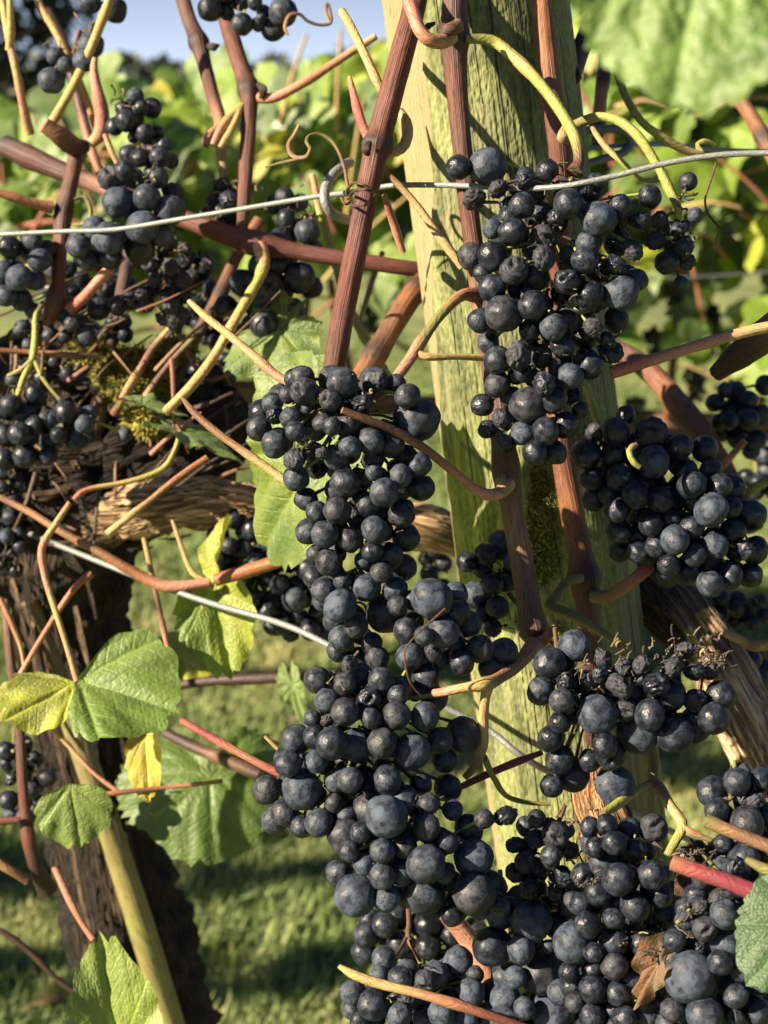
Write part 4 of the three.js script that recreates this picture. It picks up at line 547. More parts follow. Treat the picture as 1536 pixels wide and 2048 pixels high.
bunch('tall upper bunch hanging over the right half of the post below the wire', { far: 0.675, n: 80, rr: [18, 28], look: 'dark', mixIn: 0.45, debris: 70, shrink: 0.42, top: [1155, 345], debrisAt: [[1130, 355, 50], [1230, 440, 80], [1190, 560, 60], [1180, 680, 50], [1090, 480, 40]],
  spine: [[1090, 400, 120], [1130, 470, 175], [1120, 560, 170], [1090, 650, 150], [1085, 750, 130], [1070, 860, 95]],
  s: [[917, 335, 26], [975, 333, 37], [1095, 340, 23], [1044, 411, 27], [1137, 408, 31], [1197, 438, 36], [1299, 393, 25], [1240, 412, 24], [1026, 464, 30], [985, 458, 20], [942, 513, 29], [985, 513, 31], [985, 575, 29], [965, 547, 20], [1007, 628, 38], [961, 641, 26], [1066, 612, 31], [1106, 654, 28], [1242, 586, 36], [1272, 560, 24], [1124, 691, 24], [995, 720, 29], [1179, 732, 29], [1142, 752, 26], [1057, 810, 38], [965, 810, 24], [975, 858, 19], [1130, 850, 27], [1092, 862, 28], [1047, 866, 26], [1070, 905, 26], [1110, 905, 25], [1110, 800, 26], [1170, 520, 28], [1180, 590, 28]],
  d: [[1028, 541, 29], [1135, 564, 27]], w: [[948, 397, 25], [1112, 434, 22], [1170, 374, 19], [1088, 516, 28], [1185, 655, 23], [1038, 711, 33], [1087, 768, 28], [1222, 703, 26], [1280, 440, 24], [1265, 500, 24], [1230, 530, 24], [1215, 680, 18]] });
bunch('thin dangling bunch of a few dried reddish berries at the right of the upper bunch', { far: 0.685, n: 3, rr: [12, 18], look: 'dark', dryStem: true, debris: 26, top: [1356, 440], debrisAt: [[1370, 400, 26], [1330, 470, 40], [1375, 480, 20]],
  spine: [[1356, 440, 50], [1345, 520, 45]],
  s: [[1377, 363, 19], [1390, 430, 16], [1356, 460, 16], [1334, 525, 25], [1362, 567, 15]], w: [[1368, 494, 23], [1373, 522, 21], [1310, 480, 22], [1318, 440, 20]] });
bunch('tight dark bunch in shade right of the post, pointing down to the right', { far: 0.715, n: 44, rr: [22, 30], look: 'dark', mixIn: 0.15, debris: 12, shrink: 0.05, top: [1180, 850], debrisAt: [[1260, 890, 30], [1480, 1090, 30]],
  spine: [[1240, 910, 95], [1310, 965, 135], [1370, 1040, 140], [1420, 1110, 110]],
  s: [[1231, 862, 29], [1172, 908, 30], [1227, 911, 27], [1190, 864, 20], [1307, 924, 34], [1361, 893, 26], [1409, 898, 28], [1184, 956, 26], [1239, 955, 27], [1371, 943, 24], [1422, 940, 24], [1384, 970, 30], [1436, 973, 28], [1188, 998, 26], [1221, 990, 25], [1423, 1020, 35], [1500, 1030, 32], [1238, 1062, 25], [1240, 1103, 22], [1277, 1105, 22], [1302, 1048, 25], [1314, 1092, 25], [1350, 1080, 30], [1383, 1055, 27], [1389, 1110, 24], [1338, 1130, 24], [1374, 1142, 29], [1430, 1090, 28], [1465, 1062, 27], [1460, 1152, 27], [1420, 1167, 27], [1510, 1100, 28], [1235, 1020, 26], [1270, 990, 28], [1320, 1000, 28], [1252, 830, 20], [1500, 1150, 26]],
  d: [[1304, 866, 32]], w: [[1490, 1100, 22]] });
bunch('half shrivelled bunch with a crust of dried berries on top, right of the post foot', { far: 0.655, n: 50, rr: [22, 32], look: 'dark', mixIn: 0.4, debris: 130, shrink: 0.5, dryStem: true, top: [1110, 1255], debrisAt: [[1240, 1320, 70], [1310, 1320, 70], [1390, 1310, 60], [1180, 1350, 60], [1370, 1290, 40], [1140, 1400, 40], [1430, 1320, 20]],
  spine: [[1130, 1350, 85], [1200, 1410, 125], [1310, 1400, 115], [1400, 1405, 70]],
  s: [[1149, 1292, 34], [1100, 1326, 33], [1082, 1382, 29], [1124, 1401, 27], [1194, 1429, 41], [1276, 1466, 41], [1102, 1477, 27], [1120, 1445, 22], [1120, 1519, 29], [1180, 1521, 24], [1340, 1390, 33], [1442, 1392, 32], [1427, 1437, 33], [1350, 1468, 38], [1230, 1570, 40], [1145, 1550, 34], [1390, 1450, 34], [1104, 1572, 24], [1300, 1430, 32], [1210, 1490, 26]],
  d: [[1222, 1509, 31]], w: [[1130, 1364, 23], [1240, 1372, 30], [1312, 1368, 30], [1390, 1342, 24], [1250, 1335, 24], [1200, 1350, 24], [1285, 1330, 24], [1345, 1335, 24], [1370, 1300, 22], [1420, 1340, 22]] });
bunch('brownish raisined bunch at the foot of the post left of the bright green stalk', { far: 0.645, n: 34, rr: [18, 26], look: 'grey', debris: 60, shrink: 0.65, dryStem: true, top: [1130, 1610], debrisAt: [[1150, 1650, 60], [1130, 1720, 50], [1110, 1790, 50]],
  spine: [[1100, 1670, 75], [1085, 1740, 75], [1120, 1800, 60]],
  s: [[1074, 1637, 19], [1102, 1712, 22], [1147, 1808, 26], [1150, 1770, 22]], d: [[1110, 1672, 28]], w: [[1070, 1677, 22], [1049, 1722, 25], [1060, 1775, 27], [1125, 1752, 23], [1112, 1786, 21], [1140, 1700, 22], [1030, 1690, 20]] });
bunch('glossy black bunch at the lower right below the forked tan stalk', { far: 0.625, n: 75, rr: [20, 28], look: 'dark', mixIn: 0.3, debris: 60, shrink: 0.3, top: [1205, 1628], debrisAt: [[1280, 1700, 40], [1170, 1760, 30], [1290, 1980, 40], [1260, 1880, 30]],
  spine: [[1230, 1690, 80], [1255, 1770, 115], [1220, 1870, 105], [1230, 1970, 110], [1270, 2060, 110]],
  s: [[1214, 1649, 22], [1229, 1686, 26], [1205, 1727, 28], [1237, 1759, 34], [1197, 1785, 28], [1304, 1750, 30], [1270, 1812, 31], [1227, 1837, 22], [1175, 1850, 28], [1146, 1886, 42], [1229, 1884, 29], [1188, 1905, 21], [1229, 1933, 28], [1186, 1978, 29], [1236, 1988, 25], [1190, 1695, 21], [1320, 1790, 26], [1270, 1700, 24], [1294, 2029, 38], [1250, 2035, 24], [1330, 1830, 26]], d: [[1306, 1656, 29]] });
bunch('large bluish berries massed low at the picture foot behind the glossy bunch', { far: 0.65, n: 40, rr: [26, 40], look: 'blue', mixIn: 0.5, debris: 8, shrink: 0.02, top: [1000, 1740],
  spine: [[1010, 1800, 75], [1050, 1880, 105], [1060, 1980, 120], [1080, 2080, 120]],
  s: [[1062, 1843, 42], [985, 1893, 40], [1042, 1900, 29], [1081, 1944, 44], [1106, 2025, 43], [1049, 2017, 23], [1098, 1893, 15], [1010, 1995, 30], [1030, 1955, 24], [1000, 1830, 30], [1120, 1985, 26], [1010, 2045, 30]] });
bunch('bunch at the right edge with the single largest berry, lower right corner', { far: 0.60, n: 60, rr: [18, 28], look: 'grey', mixIn: 0.4, debris: 60, shrink: 0.35, top: [1400, 1700], debrisAt: [[1400, 1840, 50], [1340, 1920, 40], [1390, 1715, 30]],
  spine: [[1470, 1770, 85], [1450, 1860, 110], [1430, 1950, 110], [1420, 2050, 110]],
  s: [[1380, 1953, 54], [1452, 1888, 33], [1450, 1828, 31], [1478, 1805, 28], [1482, 1941, 24], [1472, 1992, 25], [1515, 2024, 29], [1409, 2030, 38], [1470, 1775, 24], [1520, 1790, 26], [1440, 1925, 26], [1525, 1960, 28], [1350, 1880, 24], [1345, 2020, 24]], d: [[1410, 1858, 26], [1505, 1852, 25]] });
bunch('bunch cut by the right edge beneath the weathered sloping arm', { far: 0.645, n: 40, rr: [22, 30], look: 'grey', mixIn: 0.5, debris: 26, top: [1470, 1520], debrisAt: [[1470, 1600, 40], [1400, 1700, 30], [1520, 1660, 30]],
  spine: [[1470, 1580, 70], [1490, 1650, 85], [1480, 1730, 75]],
  s: [[1424, 1583, 30], [1474, 1564, 28], [1434, 1620, 26], [1494, 1647, 35], [1530, 1628, 26], [1447, 1686, 20], [1487, 1718, 33], [1535, 1700, 28], [1440, 1735, 24], [1520, 1560, 26]], w: [[1395, 1705, 26], [1510, 1600, 22]] });
bunch('hanging bunch at the bottom centre crossed by the long yellow to red stalk', { far: 0.655, n: 34, rr: [20, 28], look: 'blue', mixIn: 0.5, debris: 10, top: [842, 1925],
  spine: [[830, 1985, 90], [850, 2030, 140], [850, 2080, 140]],
  s: [[769, 1919, 26], [815, 1943, 25], [760, 1951, 20], [801, 1957, 26], [873, 1947, 26], [917, 1922, 30], [949, 1949, 18], [706, 1985, 26], [747, 2009, 33], [704, 2018, 21], [942, 1985, 29], [985, 1983, 26], [883, 2026, 28], [722, 2040, 23], [800, 2030, 26], [930, 2035, 27], [975, 2030, 24]], d: [[850, 1965, 25]], w: [[815, 2005, 24]] });
bunch('black bunch deep in shade behind the bottom centre bunch', { far: 0.83, n: 34, rr: [20, 28], look: 'dark', mixIn: 0.15, debris: 0, top: [830, 1790], spine: [[850, 1830, 80], [800, 1880, 100], [850, 1940, 130]], s: [[732, 1870, 26], [728, 1905, 26], [770, 1850, 26], [855, 1850, 28], [905, 1870, 26], [855, 1895, 26], [800, 1890, 28], [950, 1860, 26]] });
bunch('few shaded berries against the post between its two ribbed canes', { far: 0.715, n: 8, rr: [20, 28], look: 'dark', mixIn: 0.4, debris: 34, dryStem: true, top: [1040, 1215], debrisAt: [[985, 1160, 50], [1000, 1240, 30], [975, 1250, 40]],
  spine: [[980, 1130, 60], [985, 1220, 55]], s: [[934, 1124, 22], [973, 1108, 24], [1005, 1090, 30], [950, 1190, 29], [1015, 1160, 26], [985, 1170, 22], [995, 1215, 24], [965, 1230, 20], [1030, 1120, 26]], w: [[985, 1255, 20]] });
bunch('dark bunch in shade behind the two hanging leaves, left of the long bunch', { far: 0.92, n: 70, rr: [18, 26], look: 'dark', mixIn: 0.1, debris: 10, top: [520, 1060], spine: [[500, 1080, 100], [530, 1150, 110], [570, 1210, 90], [620, 1250, 60]], s: [[590, 1200, 26], [620, 1260, 22], [500, 1200, 22], [480, 1160, 22]] });
bunch('small blurred bunch behind the post at the level of the pale arm', { far: 1.0, n: 30, rr: [16, 22], look: 'grey', debris: 10, top: [870, 1090], spine: [[868, 1110, 40], [872, 1160, 40]] });

// left side, a little farther off
bunch('upright small-berried bunch at the upper left against the bright leaves', { far: 0.87, n: 8, rr: [14, 20], look: 'dark', mixIn: 0.4, debris: 16, dryStem: true, top: [240, 200], debrisAt: [[262, 215, 24], [300, 290, 30], [238, 190, 12]],
  spine: [[265, 225, 45], [300, 310, 50]], s: [[270, 193, 18], [304, 216, 20], [283, 216, 16], [253, 241, 23], [230, 253, 18], [290, 267, 20], [328, 290, 17], [280, 316, 20], [321, 314, 22], [342, 322, 16], [307, 347, 20], [258, 310, 20]] });
bunch('bunch of larger grey berries on the upper wire at the left', { far: 0.84, n: 12, rr: [20, 28], look: 'blue', mixIn: 0.5, debris: 22, top: [270, 340], debrisAt: [[290, 360, 50], [330, 430, 40]],
  spine: [[280, 385, 75], [270, 460, 80], [180, 490, 60]], s: [[250, 342, 22], [235, 404, 31], [294, 395, 28], [339, 421, 32], [285, 454, 33], [218, 476, 33], [280, 496, 32], [157, 493, 25], [180, 520, 24], [190, 455, 24]], d: [[223, 356, 27]], w: [[347, 386, 23]] });
bunch('raisined bumpy bunch under the upper wire at the left', { far: 0.88, n: 22, rr: [15, 22], look: 'dark', debris: 26, shrink: 0.7, dryStem: true, top: [340, 470], spine: [[340, 500, 50], [330, 560, 55], [340, 620, 45]],
  s: [[198, 617, 24], [263, 600, 20], [235, 612, 20], [275, 515, 22]], w: [[288, 585, 20], [293, 608, 19], [338, 590, 20], [341, 612, 20], [330, 632, 22], [358, 628, 24], [350, 645, 22], [310, 560, 18], [340, 535, 20], [365, 560, 22], [300, 530, 20]] });
bunch('dry shrunken bunch right of it between the two brown canes', { far: 0.89, n: 20, rr: [14, 20], look: 'dark', debris: 60, shrink: 0.7, dryStem: true, top: [445, 340], spine: [[450, 385, 35], [440, 440, 45]], w: [[460, 400, 24], [430, 395, 20], [478, 380, 18], [445, 425, 22], [465, 440, 20]] });
bunch('round shaded bunch left of the ribbed reddish cane, across the level cane', { far: 0.885, n: 38, rr: [20, 27], look: 'dark', mixIn: 0.45, debris: 30, top: [575, 370], debrisAt: [[560, 400, 50], [600, 440, 40]],
  spine: [[585, 410, 55], [590, 470, 55], [560, 560, 85], [540, 640, 80]], s: [[572, 437, 20], [615, 463, 25], [452, 612, 24], [486, 566, 27], [508, 652, 28], [545, 565, 26], [600, 556, 32], [530, 650, 31], [580, 634, 33], [560, 480, 24], [520, 590, 26], [570, 395, 20], [600, 405, 18], [625, 500, 22]] });
bunch('bunch cut by the left edge just under the wire', { far: 0.875, n: 22, rr: [20, 26], look: 'blue', mixIn: 0.5, debris: 12, top: [40, 470], spine: [[40, 510, 60], [30, 580, 55]], s: [[38, 556, 27], [8, 545, 25], [43, 600, 23], [12, 592, 22], [66, 622, 17], [80, 520, 24], [20, 495, 24], [95, 500, 20], [70, 560, 22]] });
bunch('a few small berries below the upright stub of cane at the left', { far: 0.885, n: 5, rr: [14, 18], look: 'grey', debris: 12, top: [150, 625], spine: [[150, 660, 36], [60, 660, 20]], s: [[45, 657, 18], [145, 648, 19], [172, 672, 21], [130, 672, 14], [58, 690, 14], [125, 630, 16]] });
bunch('dark bunch at the left edge resting against the trunk head', { far: 0.87, n: 50, rr: [18, 25], look: 'dark', mixIn: 0.4, debris: 14, top: [36, 790], spine: [[30, 820, 75], [60, 880, 80]], s: [[50, 825, 22], [12, 870, 24], [40, 868, 24], [20, 810, 22], [70, 850, 20], [28, 760, 18], [10, 920, 22]] });
bunch('few dull berries on a green stalk in front of the trunk head', { far: 0.865, n: 18, rr: [16, 20], look: 'dark', mixIn: 0.5, debris: 10, top: [120, 800], spine: [[140, 850, 60]], s: [[132, 825, 24], [150, 884, 20], [169, 848, 20], [92, 836, 17], [118, 870, 18], [250, 870, 16]], w: [[118, 860, 16]] });
bunch('shaded bunch against the trunk head under the upright brown cane', { far: 0.93, n: 40, rr: [15, 22], look: 'dark', mixIn: 0.2, debris: 20, shrink: 0.3, top: [240, 640], spine: [[240, 660, 40], [150, 740, 50], [60, 745, 40]] });
bunch('dark bunch in the tangle between the moss and the small frilled leaf', { far: 0.97, n: 40, rr: [15, 21], look: 'dark', mixIn: 0.15, debris: 20, shrink: 0.3, top: [420, 700], spine: [[420, 740, 50], [430, 820, 50]] });
bunch('wide dark bunch in the shade behind the upright stub and the pink stalk', { far: 0.96, n: 60, rr: [17, 24], look: 'dark', mixIn: 0.3, debris: 20, shrink: 0.3, top: [150, 500], spine: [[150, 540, 60], [220, 570, 60], [110, 600, 50]] });
bunch('deep shaded bunch behind the raisined bumpy bunch', { far: 0.98, n: 50, rr: [16, 22], look: 'dark', mixIn: 0.2, debris: 20, shrink: 0.4, top: [390, 500], spine: [[380, 540, 60], [400, 620, 60], [440, 670, 50]] });
bunch('dark bunch low at the left edge below the trunk head', { far: 0.93, n: 34, rr: [15, 21], look: 'dark', mixIn: 0.3, debris: 24, shrink: 0.4, top: [20, 930], spine: [[20, 960, 50], [10, 1130, 40]] });
bunch('black mass of berries behind the glossy bunch at the picture foot', { far: 0.70, n: 90, rr: [21, 29], look: 'dark', mixIn: 0.25, debris: 10, shrink: 0.15, top: [1200, 1760], spine: [[1120, 1800, 80], [1290, 1850, 110], [1330, 1960, 130], [1200, 2040, 130]] });
bunch('black mass of berries behind the corner bunch under the weathered arm', { far: 0.70, n: 70, rr: [21, 29], look: 'dark', mixIn: 0.25, debris: 10, shrink: 0.2, top: [1420, 1680], spine: [[1420, 1730, 70], [1390, 1800, 90], [1480, 1900, 120]] });
bunch('loose berries hanging at the top left corner behind the yellow stalks', { far: 0.90, n: 0, rr: [16, 22], look: 'blue', mixIn: 0.3, debris: 6, dryStem: true, top: [160, 60], spine: [[140, 120, 60], [190, 30, 50]], s: [[230, 20, 26], [180, 5, 23], [103, 161, 27], [109, 112, 17], [182, 90, 26], [170, 120, 24], [130, 130, 16]] });
bunch('small bunch cut by the top edge left of the curled tendril', { far: 0.88, n: 4, rr: [14, 20], look: 'dark', mixIn: 0.5, debris: 8, top: [500, -20], spine: [[450, 20, 50], [550, 30, 45]], s: [[420, 18, 26], [484, 48, 22], [566, 24, 29], [547, 58, 25], [522, 36, 10], [450, -10, 22], [510, 5, 16]] });
bunch('berries with a bright glint at the lower left edge beside the trunk', { far: 0.93, n: 26, rr: [15, 22], look: 'dark', mixIn: 0.5, debris: 14, top: [30, 1460], spine: [[30, 1510, 50], [60, 1570, 50], [40, 1620, 40]], s: [[12, 1502, 20], [95, 1556, 18], [18, 1600, 20], [60, 1580, 20]] });
// right side, farther off
bunch('dark bunch behind the sloping orange cane at the right edge', { far: 0.93, n: 40, rr: [17, 23], look: 'dark', mixIn: 0.25, debris: 8, top: [1462, 760], spine: [[1470, 800, 50], [1480, 840, 65], [1500, 880, 50]], s: [[1430, 805, 19], [1440, 845, 18], [1495, 838, 24], [1460, 840, 18], [1495, 800, 20], [1520, 830, 22], [1450, 780, 16], [1530, 770, 20]] });
bunch('blurred black bunch low behind the sloping orange cane', { far: 1.05, n: 40, rr: [18, 24], look: 'dark', mixIn: 0.4, debris: 0, top: [1500, 880], spine: [[1510, 910, 40], [1520, 960, 50]] });
bunch('grey bunch behind the weathered arm at the right edge', { far: 0.92, n: 40, rr: [20, 27], look: 'grey', mixIn: 0.5, debris: 10, top: [1510, 1290], spine: [[1500, 1330, 55], [1520, 1400, 55]], s: [[1474, 1295, 18], [1500, 1320, 24], [1515, 1360, 24], [1530, 1340, 24]] });
bunch('shaded bunch above the weathered arm under the tight dark bunch', { far: 0.93, n: 36, rr: [16, 22], look: 'dark', mixIn: 0.3, debris: 20, top: [1460, 1190], spine: [[1430, 1210, 50], [1500, 1230, 55]] });

// ---------------------------------------------------------------- leaves
// a toothed vine leaf about its stalk's end: the tip lies along +Y, the upper face looks along +Z
function leafShape(o = {}) {
  const { seg = 96, rings = 7, seed = 1, teeth = 34, toothAmp = 0.065, lobe = 0.14, fold = 0.15, curl = 0.15, wave = 0.05, colA = [0.1, 0.2, 0.03], colB = null, blot = 0, side = 0, wide = 1, span = 3.02, droop = 0, veins = true, crinkle = 0, plump = 0 } = o;
  const pos = [0, 0, 0], uv = [0.5, 0.4], col = [], idx = [], r = rng(seed * 13 + 1), ph = r() * 9;
  const R = (p) => { // outline: five shallow lobes, a notch at the stalk
    const a = Math.abs(p); let k = 0.86 + lobe * Math.cos(a * 3.43) * (1 - smooth(2.2, 2.9, a)) - 0.16 * smooth(0.9, 2.2, a) - 0.46 * smooth(2.55, 3.14, a); k = lerp(k, 0.93, plump); if (span < 2.5) k *= Math.pow(Math.max(0, 1 - Math.pow(a / span, 3.2)), 0.32);
    const tp = p * teeth / 6.283 + 0.4 * Math.sin(p * 5 + ph); k += toothAmp * (1 - 2 * Math.abs((tp - Math.floor(tp)) - 0.35)) * (0.7 + 0.5 * Math.sin(p * 7 + ph)) * (1 - smooth(2.6, 3.1, a));
    return k * (1 + 0.04 * Math.sin(p * 2.3 + ph)); };
  const VA = [0, 0.82, -0.82, 1.65, -1.65, 2.4, -2.4];
  const cc = (x, y, t) => { const k = colB ? clamp(smooth(-0.25, 0.35, side * x + blot * N3(x * 2.2 + seed, y * 2.2, 4) * 1.2 + 0.05)) : 0; return colB ? mix3(colA, colB, k) : colA; };
  col.push(...cc(0, 0, 0));
  for (let i = 1; i <= rings; i++) for (let j = 0; j <= seg; j++) {
    const p = (j / seg - 0.5) * 2 * span, t = Math.pow(i / rings, 0.85), q = R(p) * t; let x = Math.sin(p) * q * wide, y = Math.cos(p) * q, z = 0;
    let vd = 9; for (const a of VA) { const d = Math.abs(x * Math.cos(a) - y * Math.sin(a)), f = x * Math.sin(a) + y * Math.cos(a); if (f > 0) vd = Math.min(vd, d); }
    if (veins) z -= 0.016 * Math.exp(-(vd * vd) / 0.0016);
    z += 0.02 * Math.sin(vd * 15) * t; z += wave * t * t * Math.sin(p * 4 + ph) + wave * 0.7 * t * t * t * Math.sin(p * 9 + ph * 2) + 0.02 * N3(x * 5 + seed, y * 5, 1) + crinkle * (N3(x * 11 + seed, y * 11, 6) + 0.5 * N3(x * 24, y * 24, 8));
    z += fold * Math.abs(x) - curl * (x * x + y * y) - droop * Math.max(0, y) * Math.max(0, y);
    pos.push(x, y, z); uv.push(0.5 + x * 0.45 / wide, 0.45 + y * 0.45); col.push(...cc(x, y, t));
  }
  for (let j = 0; j < seg; j++) idx.push(0, 2 + j, 1 + j);
  for (let i = 0; i < rings - 1; i++) for (let j = 0; j < seg; j++) { const a = 1 + i * (seg + 1) + j, b = a + seg + 1; idx.push(a, a + 1, b, b, a + 1, b + 1); }
  const g = new THREE.BufferGeometry(); g.setAttribute('position', new THREE.Float32BufferAttribute(pos, 3)); g.setAttribute('uv', new THREE.Float32BufferAttribute(uv, 2)); g.setAttribute('color', new THREE.Float32BufferAttribute(col, 3)); g.setIndex(idx); g.computeVertexNormals(); return g;
}
const veinField = (u, v) => { const x = (u - 0.5) / 0.45, y = (v - 0.45) / 0.45; let k = 0;
  for (const a of [0, 0.82, -0.82, 1.65, -1.65, 2.4, -2.4]) { const d = x * Math.cos(a) - y * Math.sin(a), f = x * Math.sin(a) + y * Math.cos(a); if (f <= 0) continue; k = Math.max(k, Math.exp(-(d * d) / (0.0003 + 0.0002 * (1 - f))) * (1 - 0.5 * f));
    const ad = Math.abs(d), s = (f - ad * 0.75) * 7.5 + (d > 0 ? 0.4 : 0), e = Math.abs(s - Math.round(s)); if (ad < 0.42 && f > ad) k = Math.max(k, 0.6 * Math.exp(-(e * e) / 0.004) * (1 - ad / 0.42)); }
  return k; };
const leafMap = dataTex(512, 512, (u, v) => { const k = veinField(u, v), n = fbm(u * 8, v * 8, 3, 4), f = fbm(u * 50, v * 50, 5, 2); const t = 0.70 + 0.16 * n + 0.10 * f; const sp = smooth(0.52, 0.62, fbm(u * 22, v * 22, 8, 2)); const c = mix3([t, t, t * 0.95], [1, 1, 0.75], k * 0.75); return mix3(c, [0.5, 0.36, 0.2], sp * 0.55); });
const leafBump = dataTex(512, 512, (u, v) => clamp(0.55 - 0.4 * veinField(u, v) + 0.25 * fbm(u * 40, v * 40, 5, 3)), false);
const leafMat = phys({ map: leafMap, bumpMap: leafBump, bumpScale: 0.0012, vertexColors: true, roughness: 0.55, transmission: 0.42, thickness: 0, side: THREE.DoubleSide });
// at: stalk end, tip: where the tip points (both pixel + distance); face: which way the upper side looks, in [right, up, to the camera]
function leaf(label, at, tip, face, o = {}, kids = []) {
  const A = P(...at), T = P(...tip), Y = T.clone().sub(A), size = Y.length() / 0.95; Y.normalize();
  const Z = RGT.clone().multiplyScalar(face[0]).addScaledVector(UPC, face[1]).addScaledVector(FWD, -face[2]); Z.addScaledVector(Y, -Z.dot(Y)).normalize(); const X = Y.clone().cross(Z);
  const g = leafShape(o); g.applyMatrix4(new THREE.Matrix4().makeBasis(X, Y, Z).multiply(new THREE.Matrix4().makeScale(size, size, size))); g.translate(A.x, A.y, A.z);
  const t = thing('vine_leaf', label, 'leaf', A);
  mesh('blade', g, leafMat, t);
  for (const [kp, kw, kc] of kids) mesh('leaf_stalk', stalkGeo(kp, kw, kc), M.stalk, t);
  return t;
}
function leafHalf(t, label, at, tip, face, o) {
  const A = P(...at), Y = P(...tip).sub(A), size = Y.length() / 0.95; Y.normalize();
  const Z = RGT.clone().multiplyScalar(face[0]).addScaledVector(UPC, face[1]).addScaledVector(FWD, -face[2]); Z.addScaledVector(Y, -Z.dot(Y)).normalize(); const X = Y.clone().cross(Z);
  const g = leafShape(o); g.applyMatrix4(new THREE.Matrix4().makeBasis(X, Y, Z).multiply(new THREE.Matrix4().makeScale(size, size, size))); g.translate(A.x, A.y, A.z);
  mesh('blade', g, leafMat, t).userData.label = label;
}
const LG = C(0.17, 0.29, 0.05), LD = C(0.10, 0.20, 0.04), LY = C(0.58, 0.56, 0.05), LYG = C(0.36, 0.47, 0.05), LPALE = C(0.30, 0.44, 0.12);
const foldedLeaf = leaf('large folded leaf before the trunk, right half dark green, left half yellow', [158, 1362, 0.82], [342, 1400, 0.80], [0.0, 0.72, 0.7], { seed: 3, colA: C(0.25, 0.38, 0.08), colB: C(0.2, 0.33, 0.045), side: 0.4, fold: 0.4, curl: 0.22, wide: 1.0, teeth: 26, lobe: 0.03, wave: 0.035, span: 1.25, plump: 0.8 });
leafHalf(foldedLeaf, 'yellow left half of the leaf', [150, 1364, 0.826], [24, 1438, 0.81], [-0.5, 0.2, 0.8], { seed: 5, colA: C(0.50, 0.54, 0.05), colB: C(0.34, 0.38, 0.05), side: 0.6, blot: 0.4, fold: 0.25, curl: 0.05, wide: 1.0, teeth: 22, lobe: 0.1, toothAmp: 0.09, wave: 0.08, span: 1.05, plump: 0.4 });
leaf('ragged green and yellow leaf hanging over the slack wire', [424, 1168, 0.86], [462, 1345, 0.85], [-0.1, 0.3, 0.95], { seed: 8, colA: C(0.46, 0.52, 0.05), colB: C(0.24, 0.36, 0.05), side: 0.9, blot: 0.1, fold: 0.5, curl: 0.05, wide: 0.66, teeth: 26, lobe: 0.06, wave: 0.05, toothAmp: 0.08, span: 1.55 });
leaf('narrow bright yellow green leaf standing above the slack wire', [424, 1166, 0.86], [448, 1018, 0.86], [-0.75, 0.3, 0.5], { seed: 11, colA: C(0.54, 0.56, 0.05), fold: 0.5, curl: 0.1, wide: 0.34, teeth: 14, lobe: 0.02, wave: 0.03, span: 1.4 });
leaf('broad green leaf tucked behind the left side of the long middle bunch', [640, 905, 0.74], [505, 1085, 0.765], [-0.35, 0.3, 0.85], { seed: 14, colA: C(0.23, 0.32, 0.035), colB: C(0.14, 0.24, 0.04), side: -0.2, blot: 0.5, fold: 0.12, curl: 0.18, wide: 1.0, teeth: 40, wave: 0.04 });
leaf('small vivid yellow leaf hanging left of the lower twigs', [290, 1468, 0.87], [296, 1600, 0.86], [-0.3, 0.2, 0.9], { seed: 17, colA: C(0.66, 0.54, 0.04), fold: 0.35, curl: 0.08, wide: 0.46, span: 1.6, teeth: 16, lobe: 0.04, wave: 0.03 });
leaf('small shaded green leaf in front of the trunk at the lower left', [140, 1568, 0.84], [160, 1692, 0.84], [0.0, 0.15, 0.95], { seed: 19, colA: C(0.26, 0.38, 0.08), fold: 0.06, curl: 0.12, wide: 0.85, teeth: 24, lobe: 0.0, wave: 0.02, span: 1.45, plump: 0.8 });
leaf('large pale green leaf at the bottom left corner in front of the trunk', [236, 2110, 0.78], [200, 1880, 0.78], [0.1, 0.35, 0.9], { seed: 23, colA: LPALE, colB: LYG, side: 0.5, fold: 0.55, curl: 0.1, wide: 0.52, teeth: 26, lobe: 0.05, wave: 0.04, toothAmp: 0.07 });
leaf('shaded drooping leaf blurred over the grass left of the lower bunch', [420, 1545, 0.98], [425, 1700, 0.95], [0.0, 0.85, 0.5], { seed: 27, colA: LG, colB: C(0.15, 0.24, 0.05), fold: 0.1, curl: 0.35, wide: 1.35, teeth: 34, lobe: 0.1, wave: 0.04 });
leaf('blurred yellow green leaf lying behind the ragged hanging leaf', [350, 1310, 1.05], [440, 1345, 1.04], [0.1, 0.8, 0.5], { seed: 29, colA: LYG, colB: LY, side: 0.3, fold: 0.1, wide: 0.9, teeth: 24 });
leaf('small frilled green leaf under the point of the upper yellow stalk', [560, 660, 0.86], [462, 725, 0.86], [-0.2, 0.5, 0.8], { seed: 31, colA: C(0.22, 0.32, 0.04), colB: C(0.14, 0.24, 0.04), blot: 0.6, fold: 0.1, wide: 0.9, teeth: 26, wave: 0.08, toothAmp: 0.09 });
leaf('green sliver of a leaf below the long yellow slanting stalk', [285, 808, 0.86], [368, 822, 0.86], [0.2, 0.8, 0.4], { seed: 33, colA: LG, fold: 0.2, wide: 0.42, teeth: 12, wave: 0.05 });
leaf('dark green edgewise leaf under the lower yellow stalk', [362, 862, 0.86], [478, 905, 0.85], [0.2, 0.9, 0.25], { seed: 35, colA: LG, fold: 0.15, wide: 0.6, teeth: 20 });
leaf('pale leaf scrap hanging left of the wing of plump berries', [585, 1370, 0.95], [605, 1445, 0.95], [-0.4, 0.2, 0.8], { seed: 37, colA: LPALE, fold: 0.3, wide: 0.4, teeth: 12 });
